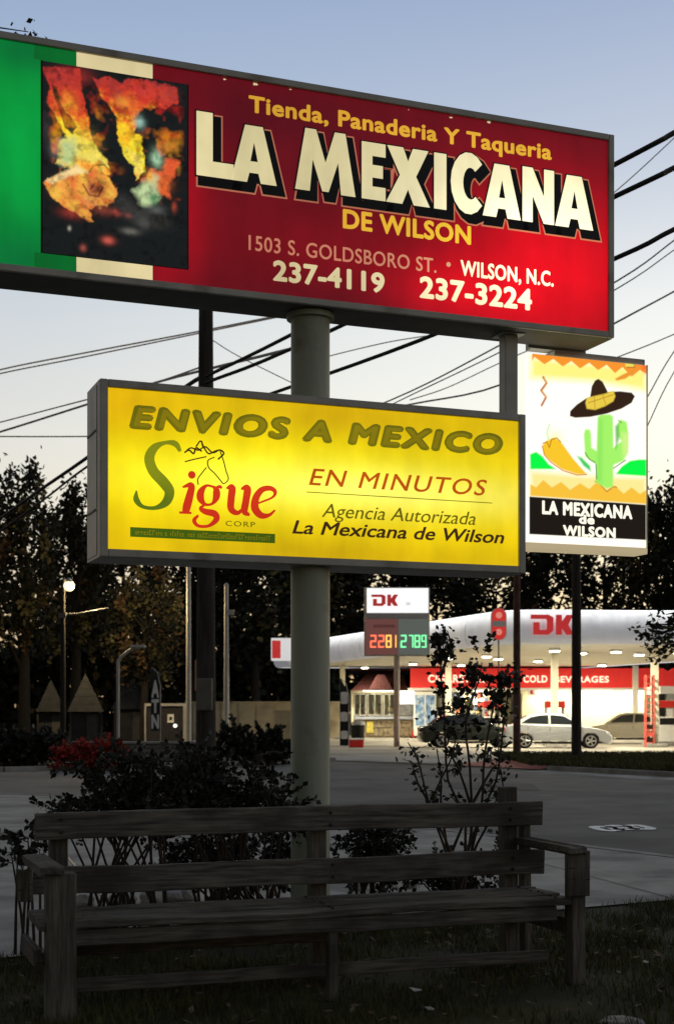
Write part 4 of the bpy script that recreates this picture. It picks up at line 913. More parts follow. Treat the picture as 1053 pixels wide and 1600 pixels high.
# ---------------------------------------------------------------- utility poles and wires
def upole(px, D, ytop, r0, r1, label, m=None, arm=True, name='utility_pole'):
    H = gz(ytop, D); root = empty(name, (gx(px, D), D, 0), 0, label, 'pole')
    MB().tube([(0, 0, 0), (0, 0, H)], [r0, r1], n=14).build('shaft', m or M['pole_wood'], root)
    if arm:
        MB().box(-.9, .9, -.06, .06, H-.6, H-.48).build('crossarm', M['pole_wood'], root)
        for dx in (-.8, -.3, .3, .8): MB().tube([(dx, 0, H-.48), (dx, 0, H-.38), (dx, 0, H-.34)], [.03, .045, .02], n=8).build('insulator', M['steel_grey'], root)
        MB().tube([(.0, -.16, H-1.8), (0, -.16, H-1.2)], .0, n=6) if False else None
    return root, H
p_, H_ = upole(322, 22, 330, .165, .10, 'black wooden utility pole crossing behind the yellow sign on the left', arm=False)
MB().box(-.12, .12, -.26, -.15, 1.5, 2.0, bev=.02).build('meter_box', M['dark_steel'], p_)
p_, H_ = upole(900, 41.5, 610, .15, .11, 'black wooden utility pole in front of the silver car', arm=False)
p_, H_ = upole(807, 48, 640, .13, .10, 'thin reddish brown pole left of the silver car', mat('brown_pole', (.09, .045, .035), .85, var=.3, scale=3), arm=False, name='brown_pole')
p_, H_ = upole(295, 60, 850, .12, .09, 'pale slender metal pole left of the black utility pole', M['galv'], arm=False, name='metal_pole')
p_, H_ = upole(354, 58, 915, .13, .08, 'pale metal pole with a small bracket right of the black utility pole', M['galv'], arm=False, name='metal_pole')
MB().box(-.05, .3, -.1, .1, H_-1.2, H_-1.0).build('bracket', M['galv'], p_)
MB().tube([(0, 0, H_), (0, 0, H_+.12)], [.12, .03], n=10).build('cap', M['galv'], p_)

p_ = empty('utility_pole', (6.6, 2.4, 0), 0, 'wooden utility pole at the right, outside the picture, carrying the thick cables', 'pole')
MB().tube([(0, 0, 0), (0, 0, 7.6)], [.17, .12], n=14).build('shaft', M['pole_wood'], p_)
def wire(name, pts, r, label, m='cable', grp=None):
    P = [at(*p) for p in pts]
    if pts[0][0] == 1250: P.insert(0, Vector((6.6+.1*(pts[0][1]-95)/85, 2.4, 6.95-.32*(pts[0][1]-95)/85)))
    elif pts[0][0] == 1150: P.insert(0, P[0]+(P[0]-P[1])*4)
    o0 = P[0].copy(); k = 5; out = []
    Q = [P[0]*2-P[1]]+P+[P[-1]*2-P[-2]]
    for i in range(1, len(Q)-2):
        for j in range(k):
            t = j/k; a, b, c, d = Q[i-1:i+3]; out.append(.5*((2*b)+(c-a)*t+(2*a-5*b+4*c-d)*t*t+(3*b-a-3*c+d)*t**3)-o0)
    out.append(P[-1]-o0); o = MB().tube(out, r, n=6).build(name, M[m]); o.location = o0; return tag(o, label, 'cable', grp)
G = 'overhead cables'
wire('cable', [(1250, 95, 11.5), (1053, 207, 13.4), (960, 257, 14.3), (455, 523, 19.5), (322, 588, 21.8)], .026, 'upper thick black cable running up to the right edge', grp=G)
wire('cable', [(1250, 165, 11.5), (1053, 262, 13.4), (960, 307, 14.3), (455, 545, 19.5), (322, 598, 21.8)], .026, 'second thick black cable from the top, right of the red sign', grp=G)
wire('cable', [(1250, 265, 11.5), (1053, 358, 13.4), (960, 404, 14.3), (655, 532, 17), (430, 613, 20), (322, 650, 22.3)], .024, 'lowest thick black cable, passing below the red sign beside the pole', grp=G)
wire('cable', [(322, 588, 22.2), (288, 606, 23), (131, 719, 27), (60, 768, 29), (-40, 840, 33)], .034, 'thick black cable going down left from the utility pole into the trees', grp=G)
wire('cable', [(322, 598, 22.2), (270, 640, 23.5), (131, 733, 27), (62, 786, 29), (-40, 860, 33)], .022, 'second black cable going down left into the trees', grp=G)
for i, (pts, r, lab) in enumerate([
    ([(-60, 600, 60), (0, 578, 60), (130, 552, 60), (305, 519, 60), (470, 486, 60)], .035, 'faint grey wire high on the left between the red and yellow signs'),
    ([(-60, 603, 58), (0, 584, 58), (130, 558, 58), (305, 522, 58), (470, 488, 58)], .03, 'faint grey wire just below the highest wire on the left'),
    ([(-60, 674, 45), (0, 660, 44), (130, 626, 40), (235, 600, 36), (310, 575, 30), (322, 570, 22)], .02, 'thin wire meeting the utility pole from the left, upper one'),
    ([(-60, 690, 50), (0, 675, 48), (130, 634, 45), (250, 596, 40), (455, 545, 30)], .035, 'thin dark wire crossing the sky left of the yellow sign'),
    ([(-60, 681, 55), (0, 682, 55), (128, 682, 55), (320, 680, 55)], .028, 'level thin wire left of the yellow sign'),
    ([(1150, 120, 30), (1053, 215, 30), (960, 300, 30), (880, 360, 30)], .012, 'thin wire between the two upper thick cables at the right'),
    ([(1150, 300, 30), (1053, 375, 30), (965, 438, 30), (770, 545, 32), (640, 612, 34), (500, 670, 36)], .018, 'thin grey wire under the lowest thick cable'),
    ([(1150, 320, 30), (1053, 390, 30), (965, 450, 30), (785, 548, 32), (620, 628, 34), (500, 690, 36)], .014, 'thinnest grey wire under the lowest thick cable'),
    ([(1150, 400, 40), (1053, 455, 40), (960, 505, 40), (785, 600, 42), (640, 632, 44), (500, 660, 46)], .028, 'thin grey wire above the cactus sign'),
    ([(1150, 480, 40), (1053, 522, 40), (990, 548, 40), (880, 590, 40)], .018, 'thin grey wire touching the top of the cactus sign'),
    ([(1150, 415, 26), (1053, 548, 26), (1011, 620, 26), (985, 660, 26)], .012, 'steep thin grey wire right of the cactus sign'),
    ([(1150, 430, 26), (1053, 580, 26), (1011, 665, 26), (985, 715, 26)], .011, 'steepest thin grey wire right of the cactus sign'),
    ([(330, 530, 34), (372, 556, 34), (460, 600, 34), (520, 630, 34)], .012, 'thin wire slanting down right beside the black utility pole'),
    ([(500, 560, 50), (560, 545, 50), (620, 532, 50), (700, 520, 50)], .02, 'thin wire just under the red sign right of the pole'),
    ([(640, 625, 50), (700, 605, 50), (785, 565, 50), (900, 515, 50)], .02, 'thin wire above the right end of the yellow sign')]):
    wire('wire', pts, r, lab, 'cable_thin', 'thin overhead wires')

# ---------------------------------------------------------------- lamps at the left
D = 60; lp = empty('street_lamp', (gx(99, D), D, 0), 0, 'tall utility pole with a glowing sodium lamp at the left', 'street lamp')
MB().tube([(0, 0, 0), (0, 0, gz(905, D))], [.13, .09], n=12).build('pole', mat('lamp_pole_dark', (.02, .018, .016), .9, var=.3), lp)
zz = gz(912, D); xx = gx(111, D)-gx(99, D)
MB().tube([(0, 0, zz-.1), (xx*.6, -.2, zz+.15), (xx, -.35, zz+.1)], .03, n=8).build('arm', M['galv'], lp)
MB().tube([(xx, -.35, zz+.22), (xx, -.35, zz+.10), (xx, -.35, zz+.02)], [.05, .14, .17], n=14).build('lamp_head', M['galv'], lp)
gb = bmesh.new(); bmesh.ops.create_icosphere(gb, subdivisions=3, radius=.23); me = bpy.data.meshes.new('lamp_globe'); gb.to_mesh(me); gb.free(); me.materials.append(glow('sodium_glow', (1, .86, .46), 2.0))
o = link('lamp_globe', me, lp); o.location = (xx, -.35, zz-.12)
MB().tube([(0, 0, gz(960, D)), (.6, -.1, gz(960, D)), (gx(172, D)-gx(99, D), -.3, gz(951, D))], [.06, .05, .03], n=8).build('side_arm', mat('aged_arm_steel', (.12, .12, .115), .6, var=.2), lp)
MB().box(-.16, .16, -.2, -.1, gz(966, D), gz(958, D)).build('junction_box', M['dark_steel'], lp)
pl = bpy.data.lights.new('lamp_light', 'POINT'); pl.energy = 1900; pl.color = (1, .72, .36); pl.shadow_soft_size = .3
po = bpy.data.objects.new('lamp_light', pl); COL.objects.link(po); po.location = (gx(140, D), D+.6, zz-.4)
D = 55; lp = empty('light_pole', (gx(185, D), D, 0), 0, 'unlit pale grey curved street light left of the feather flag', 'street lamp')
MB().tube([at(185, y, D)-Vector((gx(185, D), D, 0)) for y in (1158, 1100, 1045, 1033)]+[at(x, y, D)-Vector((gx(185, D), D, 0)) for x, y in ((190, 1026), (203, 1016), (212, 1012))], .062, n=10).build('pole', M['galv'], lp)
MB().box(gx(205, D)-gx(185, D), gx(228, D)-gx(185, D), -.15, .15, gz(1013, D), gz(1008, D), bev=.04).build('lamp_head', M['galv'], lp)
# feather flag with white letter shapes
def feather(px, D, y0, y1, wpx, label, letters_, mcol, mlet):
    r_ = empty('feather_flag', (gx(px, D), D, 0), 0, label, 'flag'); z0, z1 = gz(y1, D), gz(y0, D); wd = wpx/2200*D
    MB().tube([(0, 0, 0), (0, 0, z0+(z1-z0)*.7), (-wd*.3, 0, z0+(z1-z0)*.92), (-wd*.9, 0, z1)], .02, n=6).build('pole', M['galv'], r_)
    b = MB(); n = 10; vs = []
    for i in range(n+1):
        t = i/n; z = z0+(z1-z0)*t; xr = -.02 if t < .7 else -.02-wd*.85*((t-.7)/.3)**1.6; xl = -wd if t < .72 else -wd*(1-.0*(t-.72))
        xl = min(xl, xr-.03); vs += [(xl, .03*math.sin(t*5), z), (xr, 0, z)]
    fs = [(2*i, 2*i+1, 2*i+3, 2*i+2) for i in range(n)]
    b.add(vs, fs); b.add([(x, y+.01, z) for x, y, z in vs], fs); b.build('banner', mcol, r_)
    for ch, f0, f1 in letters_:
        lettering('lettering', ch, -wd*.92, -wd*.12, z0+(z1-z0)*f0, z0+(z1-z0)*f1, -.04, mlet, r_, offset=.05, thick=.005)
    return r_
m_pw = mat('flag_white', (.62, .62, .60), .8, var=.1)
feather(251, 56, 1043, 1142, 15, 'dark feather flag with tall white letters at the left', [('A', .52, .80), ('T', .28, .50), ('N', .03, .26)], mat('flag_dark', (.03, .03, .035), .9, var=.1), m_pw)
feather(545, 58, 1060, 1165, 14, 'black and white feather flag leaning left of the station store', [('I', .62, .8), ('I', .36, .50), ('I', .10, .22)], mat('flag_black', (.02, .02, .02), .9, var=.1), m_pw)
# orange hanging sign by the utility pole
D = 56; o = empty('hanging_sign', (gx(312, D), D, 0), 0, 'narrow cream and orange sign board left of the black utility pole', 'sign')
MB().box(-.17, .17, -.04, .04, gz(1079, D), gz(1031, D), bev=.02).build('board', mat('orange_board', (.42, .24, .13), .7, var=.3, scale=2), o)
MB().tube([(0, .08, 0), (0, .08, gz(1031, D))], .03, n=6).build('post', M['dark_steel'], o)
# sheds with pyramid roofs
m_shr = mat('shed_roof', (.016, .017, .019), .9, var=.3, scale=4, bump=.3); m_shw = mat('shed_wall', (.026, .026, .028), .9, var=.25, scale=2)
def shed(pxc, D, hw, yap, yev, label, sp=1.0):
    r_ = empty('shed', (gx(pxc, D), D, 0), R(12), label, 'shed'); w_ = hw/2200*D; ze, za = gz(yev, D), gz(yap, D)
    b = MB(); n = 5
    for i in range(n):   # shingle courses stepped
        t0, t1 = i/n, (i+1)/n; r0, r1 = w_*(1-t0)*1.12+.02, w_*(1-t1)*1.12; z0, z1 = ze+(za-ze)*t0, ze+(za-ze)*t1+.02
        q = [(-1, -1), (1, -1), (1, 1), (-1, 1)]; b.add([(x*r0, y*r0, z0) for x, y in q]+[(x*r1, y*r1, z1) for x, y in q], [(0, 1, 5, 4), (1, 2, 6, 5), (2, 3, 7, 6), (3, 0, 4, 7), (0, 1, 2, 3), (4, 5, 6, 7)])
    b.build('roof', m_shr, r_)
    MB().box(-w_*.9, w_*.9, -w_*.6, w_*.9, 0, ze).build('wall', m_shw, r_)
    MB().box(w_*.05, w_*.75, -w_*.6-.03, -w_*.6-.004, .02, ze-.15).build('door', mat('shed_door', (.05, .05, .05), .8, var=.2), r_)
    for x in (-w_, w_): MB().box(x-.04, x+.04, -w_*1.02, -w_*1.02+.08, 0, ze).build('porch_post', m_shw, r_)
    return r_
shed(80, 64, 20, 1062, 1112, 'small dark shed with a pointed roof at the far left')
shed(134, 62, 24, 1053, 1112, 'larger dark shed with a pointed roof left of the curved street light')
shed(205, 74, 26, 1062, 1108, 'dim shed with a pointed roof just right of the curved street light')
b = MB(); D = 66; kr = empty('kiosk', (gx(258, D), D, 0), 0, 'dark kiosk with a white painted frame behind the feather flag', 'kiosk')
x0, x1 = gx(226, D)-gx(258, D), gx(292, D)-gx(258, D); zt = gz(1099, D)
MB().box(x0, x1, .1, 3, 0, zt-.05).build('wall', mat('kiosk_dark', (.025, .025, .03), .8, var=.3), kr)
MB().box(x0, x1, -.02, .09, zt-.12, zt).build('frame_top', M['galv'], kr); MB().box(x1-.16, x1, -.02, .09, 0, zt-.125).build('frame_post', M['galv'], kr); MB().box(x0, x0+.08, -.02, .09, 0, zt-.125).build('frame_post', M['galv'], kr)
MB().box(gx(262, D)-gx(258, D), gx(272, D)-gx(258, D), .03, .09, gz(1129, D), gz(1116, D)).build('notice', m_pw, kr)
MB().box(gx(265, D)-gx(258, D), gx(269, D)-gx(258, D), .02, .026, gz(1125, D), gz(1120, D)).build('notice_mark', M['black'], kr)
MB().tube([(gx(274, D)-gx(258, D), -.02, gz(1134, D)), (gx(274, D)-gx(258, D), .08, gz(1134, D))], .09, n=12).build('lamp', glow('kiosk_lamp', (.9, .9, .8), 1.5), kr)
# beige wall with panels
D = 82; bw = empty('boundary_wall', (gx(390, D), D, 0), 0, 'long beige panelled wall left of the petrol station', 'wall'); m_bei = mat('beige_panel', (.34, .30, .22), .85, var=.12, scale=.8, dirt=((.2, .17, .12), .7, .5, .65))
x0, x1 = gx(292, D)-gx(390, D), gx(540, D)-gx(390, D); n = 9; zt = gz(1096, D)
for i in range(n):
    a_ = x0+(x1-x0)*i/n; c_ = x0+(x1-x0)*(i+1)/n
    MB().box(a_+.02, c_-.02, 0, .12, 0, zt-.1).build('panel', m_bei, bw); MB().box(a_-.05, a_+.05, -.05, .0-.004, 0, zt-.1).build('post', m_bei, bw)
MB().box(x0-.1, x1+.1, -.07, .19, zt-.097, zt).build('coping', m_bei, bw)
D = 62; bo2 = empty('metal_container', (gx(441, D), D, 0), 0, 'pale ribbed metal container beside the thick sign pole', 'container'); wb = (455-427)/2200*D
MB().box(-wb/2, wb/2, 0, 1.2, .08, gz(1111, D)).build('body', m_bei, bo2)
for i in range(6): MB().box(-wb/2+wb*(i+.35)/6, -wb/2+wb*(i+.65)/6, -.03, -.003, .1, gz(1113, D)).build('rib', m_bei, bo2)
MB().box(-wb/2-.03, wb/2+.03, -.05, 1.23, gz(1111, D)+.003, gz(1110, D)+.04).build('lid', m_bei, bo2)
# picket fence far left
D = 40; fr = empty('picket_fence', (gx(10, D), D, 0), 0, 'dark wooden picket fence at the far left', 'fence')
for i in range(13):
    x = -1.6+i*.26; MB().box(x-.045, x+.045, -.02, .02, .05, 1.02+.03*(i % 2)).build('picket', M['pole_wood'], fr)
for z in (.3, .8): MB().box(-1.7, 1.7, .023, .07, z, z+.08).build('rail', M['pole_wood'], fr)
# low stone wall and red azalea at the left
D = 43; sw = empty('stone_wall', (gx(250, D), D, 0), 0, 'low grey rubble wall with a pale coping at the left behind the rose bushes', 'wall')
x0, x1 = gx(110, D)-gx(250, D), gx(345, D)-gx(250, D); q = random.Random(3)
x = x0
m_rub = mat('rubble', (.16, .16, .155), .9, var=.4, scale=3, bump=.6); mesh_s = []
for i in range(5):
    bm = bmesh.new(); bmesh.ops.create_cube(bm, size=1); bmesh.ops.bevel(bm, geom=list(bm.edges), offset=.16, segments=1, affect='EDGES')
    for v in bm.verts: v.co += Vector((q.uniform(-.06, .06), q.uniform(-.05, .05), q.uniform(-.06, .06)))
    me = bpy.data.meshes.new('stone'); bm.to_mesh(me); bm.free(); me.materials.append(m_rub); mesh_s.append(me)
for row in range(3):
    x = x0+q.uniform(0, .1)
    while x < x1-.1:
        w_ = q.uniform(.16, .34); o = link('stone', mesh_s[q.randrange(5)], sw); o.location = (x+w_/2, q.uniform(-.02, .02), .09+row*.175); o.scale = (w_*.97, .26, .17); x += w_
MB().box(x0-.05, x1+.05, -.2, .2, .53, .60, bev=.015).build('coping', M['kerb'], sw)
M['bloom'] = mat('red_flower', (.36, .045, .035), .7, var=.5, scale=4)
for i, (px, w_) in enumerate(((122, 34), (162, 36))):
    D = 36; x = gx(px, D); ww = w_/2200*D
    bush('azalea', x-ww, x+ww, D, .6, gz(1166, D), .12, 3400, 60+i, ['dark red flowering shrub, the left one of the pair by the stone wall', 'dark red flowering shrub, the right one of the pair by the stone wall'][i], leaf=.085, mats=[M['bloom'], M['rose_leaf']], group='red shrubs by the low wall', canes=16, twigs=12)
bush('low_hedge', gx(345, 40), gx(450, 40), 40, .8, .85, .1, 3400, 70, 'low dark hedge between the utility pole and the thick sign pole', leaf=.12, canes=26, twigs=10)
bush('low_hedge', gx(-20, 39), gx(95, 39), 39, .8, .8, .1, 2600, 71, 'low dark hedge in front of the picket fence', leaf=.12, canes=26, twigs=10)

# ---------------------------------------------------------------- petrol station canopy
cn = empty('station_canopy', (6.7, 56, 0), 0, 'long white petrol station canopy with rounded fascia and red DK letters', 'canopy')
Z0c, Z1c = 4.22, 5.60
# footprint corners in local coords
Lc, Cc, Rc, Bc = Vector((-10.5, 30)), Vector((0, 0)), Vector((17.6, 1.6)), Vector((7.6, 31.6))
def rounded(poly, r, n=6):
    out = []
    for i in range(len(poly)):
        a, c, e = poly[i-1], poly[i], poly[(i+1) % len(poly)]; p = c+(a-c).normalized()*r; s = c+(e-c).normalized()*r
        for j in range(n+1): t = j/n; out.append(p*(1-t)**2+c*2*t*(1-t)+s*t*t)
    return out
foot = rounded([Lc, Cc, Rc, Bc], 1.6, 8)
m_joint = mat('grey_joint', (.30, .30, .31), .5)
foot = [p for p in foot if (p-Lc).length > 1.7]
foot = [Lc+Vector((.25, -.7)), ]+foot[:0]+foot
foot = [Lc+Vector((.9, .35))]+foot if False else foot; n = len(foot); cen = sum(foot, Vector((0, 0)))/n
m_fas = hot('white_fascia_glow', cn, (.17, .175, .19), [(0, 5.46, 1e4, .38, (.75, .75, .73))])  # added glow, its bright band near the top painted into the emission
prof = [(0.0, 0.0), (.10, .05), (.17, .18), (.20, .40), (.19, .62), (.12, .80), (.0, .93), (-.14, 1.0), (-.30, 1.02)]   # bulge outward, height fraction
b = MB(); vs = []
for (o_, hf) in prof:
    for i in range(n):
        d = (foot[(i+1) % n]-foot[i-1]).normalized(); nn = Vector((-d.y, d.x)); nn = nn if nn.dot(foot[i]-cen) > 0 else -nn
        p = foot[i]+nn*o_*1.6; vs.append((p.x, p.y, Z0c+hf*(Z1c-Z0c)))
k = len(prof); b.add(vs, [(a*n+i, a*n+(i+1) % n, (a+1)*n+(i+1) % n, (a+1)*n+i) for a in range(k-1) for i in range(n)], smooth=True)
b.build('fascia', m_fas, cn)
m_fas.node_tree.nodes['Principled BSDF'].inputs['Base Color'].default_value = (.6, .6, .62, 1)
for fa, fb, cnt in ((Cc, Rc, 6), (Cc, Lc, 10)):
    d = (fb-fa).normalized(); nn = Vector((d.y, -d.x)); nn = nn if nn.dot(fa-cen) > 0 else -nn
    for i in range(1, cnt):
        p = fa+(fb-fa)*i/cnt; vs = []
        for (o_, hf) in prof:
            for e in (-.018, .018):
                c = p+d*e+nn*(o_*1.6+.006); vs.append((c.x, c.y, Z0c+hf*(Z1c-Z0c)+.003))
        MB().add(vs, [(2*i_, 2*i_+1, 2*i_+3, 2*i_+2) for i_ in range(len(prof)-1)], smooth=True).build('panel_joint', m_joint, cn)
sc_ = [cen+(p-cen)*.99 for p in foot]
MB().add([(p.x, p.y, Z0c+.03) for p in sc_], [list(range(n))]).build('soffit', mat('soffit_white', (.70, .68, .60), .6, var=.05, scale=.5), cn)
MB().add([(p.x, p.y, Z1c+.0) for p in sc_], [list(range(n))]).build('roof_deck', m_fas, cn)
m_col = mat('cream_column', (.72, .68, .55), .5, var=.05)
Cw = Vector((6.7, 56))
for px, D in ((866, 62), (1022, 60.5), (535, 80), (700, 71), (992, 82)):
    x = gx(px, D)-6.7; y = D-56; MB().box(x-.15, x+.15, y-.15, y+.15, 0, Z0c+.028, bev=.02).build('column', m_col, cn)
    MB().box(x-.45, x+.45, y-.6, y+.6, .012, .17, bev=.03).build('island_kerb', M['kerb'], cn)
m_bulb = glow('canopy_lamp_lens', (1, .93, .72), 14)
lampxy = [(866, 60), (908, 62.5), (962, 61), (998, 64), (840, 72), (760, 66), (778, 69), (700, 68), (645, 76), (570, 82), (940, 78), (1060, 62), (720, 78)]
for i, (px, D) in enumerate(lampxy):
    x = gx(px, D)-6.7; y = D-56
    o = MB().box(x-.22, x+.22, y-.22, y+.22, Z0c-.10, Z0c+.026, bev=.03).build('lamp_housing', M['white'], cn)
    MB().box(x-.19, x+.19, y-.19, y+.19, Z0c-.14, Z0c-.104, bev=.012).build('lamp_lens', m_bulb, cn)
for i, (x, y, e) in enumerate([(gx(860, 57.6), 57.6, 420), (gx(975, 58.2), 58.2, 420), (gx(840, 72), 72, 420), (gx(700, 68), 68, 330), (gx(640, 78), 78, 330), (gx(930, 78), 78, 450), (gx(1060, 68), 68, 380), (gx(570, 82), 82, 260), (gx(770, 62), 62, 300)]):
    li = bpy.data.lights.new('canopy_light', 'AREA'); li.shape = 'DISK'; li.size = .6; li.energy = e*1.15; li.color = (1, .88, .62)
    lo = bpy.data.objects.new('canopy_light', li); COL.objects.link(lo); lo.location = (x, y, Z0c-.16)
# DK on the fascia (right face), and the small red end block
m_dkr = glow('dk_red', (.52, .028, .03), .75)
def DK(root, x0, x1, z0, z1, fy, m, th=.06, nm='letter'):
    """slab D with a cut upper bar and a K, x0..x1; fy(x) gives the front"""
    w_ = x1-x0; h = z1-z0; X = lambda u: x0+u*w_; Z = lambda v: z0+v*h
    D1 = [(.0, 1), (.42, 1), (.53, .86), (.53, .2), (.42, 0), (.06, 0), (.06, .62), (.21, .62), (.21, .24), (.36, .24), (.38, .30), (.38, .70), (.36, .78), (.0, .78)]
    K1 = [(.59, 0), (.73, 0), (.73, .32), (.84, 0), (1.0, 0), (.88, .50), (1.0, 1), (.84, 1), (.73, .66), (.73, 1), (.59, 1)]
    for poly in (D1, K1):
        V, fs = tri([(X(u), Z(v)) for u, v in poly])
        b = MB(); plate(b, V, fs, 0, th); b.v = [(x, y+fy(x), z) for x, y, z in b.v]; b.build(nm, m, root)
D = 56.3
DK(cn, gx(825, D)-6.7, gx(892, D)-6.7, gz(993, D), gz(962, D), lambda x: x*.091-.42, m_dkr)
# red end block at the left tip
D = 84; b = MB(); x0, x1 = gx(428, D)-6.7, gx(441, D)-6.7
MB().box(x0, x1, -2.4, -2.3, gz(1031, D), gz(1004, D), bev=.03).build('end_badge', m_dkr, cn).location = (0, D-56+.0, 0)
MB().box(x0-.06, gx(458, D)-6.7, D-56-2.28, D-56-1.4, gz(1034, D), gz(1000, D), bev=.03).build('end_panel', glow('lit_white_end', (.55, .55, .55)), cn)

# ---------------------------------------------------------------- store
D = 84; st_ = empty('station_store', (gx(800, D), D, 0), 0, 'petrol station store with a red band reading CIGARETTES and COLD BEVERAGES', 'building')
ox = gx(800, D)
def SX(px): return gx(px, D)-ox
def SZ(py): return gz(py, D)
def sb(name, px0, px1, py0, py1, y0, y1, m, bev=0): return MB().box(SX(px0), SX(px1), y0, y1, SZ(py1), SZ(py0), bev=bev).build(name, m, st_)
m_wl = mat('store_cream_wall', (.70, .64, .47), .8, var=.05, scale=.6)
sb('wall', 815, 1034, 1078, 1152, 0, 8, m_wl); sb('wall', 549, 814.5, 1078, 1083, 0, 8, m_wl)
sb('wall', 549, 553, 1083.2, 1152, 0, 8, m_wl); sb('wall', 553.1, 814.4, 1083.2, 1152, 3.5, 8, m_wl)
m_band = mat('red_band', (.60, .035, .028), .45, var=.08, scale=1.2); bs = m_band.node_tree.nodes['Principled BSDF']; bs.inputs['Emission Color'].default_value = (.75, .03, .025, 1); bs.inputs['Emission Strength'].default_value = .42
for i, (a_, c_) in enumerate(((640, 718), (718.4, 800), (800.4, 880), (880.4, 960), (960.4, 1028))): sb('band_panel', a_, c_, 1045, 1075, -.9, -.5, m_band)
sb('band_panel', 1028.4, 1053, 1045, 1075, -.9, -.5, m_band)
sb('roof_slab', 636, 1056, 1075.3, 1079, -1.0, 8, M['white']); sb('roof_slab', 545, 1050, 1044, 1047.5, -.45, 8, M['dkred'])
sb('upper_wall', 640, 1052, 1048, 1075, -.49, -.3, M['dkred'])
m_let = glow('cream_channel_letter', (1, .82, .62), 1.0)
def sl_(body, px0, px1, py0, py1, m, y, off=.03, sp=1.1): return lettering('lettering', body, SX(px0), SX(px1), SZ(py1), SZ(py0), y, m, st_, offset=off, space=sp, thick=.05)
sl_('CIGARETTES', 667, 757, 1055, 1067, m_let, -.905); sl_('COLD', 814, 851, 1056, 1067, m_let, -.905); sl_('BEVERAGES', 862, 946, 1057, 1067, m_let, -.905)
# mansard over the left wing
b = MB(); x0, x1 = SX(549), SX(636); z0, z1 = SZ(1079), SZ(1050)
b.add([(x0, -.9, z0), (x1, -.9, z0), (x1-.2, 1.2, z1), (x0+1.0, 1.2, z1), (x0, 6, z0), (x1, 6, z0)], [(0, 1, 2, 3), (0, 3, 4), (1, 5, 2), (0, 1, 5, 4), (3, 2, 5, 4)]); b.build('mansard_roof', M['dkred'], st_)
b = MB(); b.prism([(SX(575), SZ(1078)), (SX(612), SZ(1078)), (SX(600), SZ(1055)), (SX(588), SZ(1055))], -1.1, -.95); b.build('gable', mat('worn_red_roof', (.05, .016, .016), .8, var=.3), st_)
m_wf = mat('window_frame', (.40, .39, .36), .5, var=.05)
m_glass = bpy.data.materials.new('store_glass'); m_glass.use_nodes = True
g_ = m_glass.node_tree.nodes['Principled BSDF']; g_.inputs['Base Color'].default_value = (.8, .85, .85, 1); g_.inputs['Transmission Weight'].default_value = 1; g_.inputs['Roughness'].default_value = .02; g_.inputs['IOR'].default_value = 1.1
m_in = mat('store_interior', (.5, .45, .35), .8, var=.3, scale=3)
wins = [(553, 572, 1084, 1118), (574, 597, 1084, 1118), (599, 618, 1084, 1118), (645, 688, 1082, 1116), (690, 722, 1080, 1120), (724, 756, 1080, 1120), (758, 786, 1080, 1120)]
for (a_, c_, e_, f_) in wins:
    w_ = MB(); t_ = 1.4
    for (p, q_, r_, s_) in ((a_, a_+t_, e_, f_), (c_-t_, c_, e_, f_), (a_+t_, c_-t_, e_, e_+t_), (a_+t_, c_-t_, f_-t_, f_)): w_.box(SX(p), SX(q_), -.05, .06, SZ(s_), SZ(r_))
    wf = w_.build('window_frame', m_wf, st_)
    MB().box(SX(a_+t_), SX(c_-t_), .0, .012, SZ(f_-t_), SZ(e_+t_)).build('pane', m_glass, wf)
    MB().box((SX(a_)+SX(c_))/2-.02, (SX(a_)+SX(c_))/2+.02, -.04, -.002, SZ(f_-t_), SZ(e_+t_)).build('mullion', m_wf, wf)
m_stn = mat('stone_wainscot', (.22, .18, .12), .9, var=.4, scale=5, bump=.5); m_sill = mat('blue_grey_sill', (.30, .33, .40), .6, var=.1)
sb('wainscot', 553.2, 644, 1124, 1152, .05, .35, m_stn)
for i in range(9):      # stone facing
    for j in range(2):
        a_ = 571+i*8.1+(4 if j else 0); sb('facing_stone', a_, a_+7.6, 1125+j*13, 1137+j*13, -.0, .046, m_stn, bev=.03)
sb('sill', 553.2, 645, 1119.5, 1123.5, -.18, .3, m_sill)
sb('wall_pier', 645.5, 690, 1117, 1141, .02, .3, M['white']); sb('wall_base', 643, 668, 1141.5, 1152, -.25, .3, M['red'])
sb('wall_pier', 690.5, 786, 1121, 1152, .02, .3, m_wl)
m_doorf = mat('dark_door_frame', (.03, .03, .032), .4, var=.1)
dr = sb('door', 798, 812, 1086, 1152, -.02, .05, m_doorf); MB().box(SX(800), SX(810), -.03, -.022, SZ(1140), SZ(1092)).build('pane', m_glass, dr); MB().box(SX(800.6), SX(801.4), -.10, -.06, SZ(1124), SZ(1114)).build('handle', M['galv'], dr)
lb = glow('light_panel', (1, .97, .9), 2.2); sb('lit_panel', 622, 646, 1079.5, 1100, -.5, -.3, lb, .03); sb('window_post', 623, 645, 1101, 1118, .0, .04, mat('grey_pane', (.2, .2, .19), .3, var=.4, scale=4))
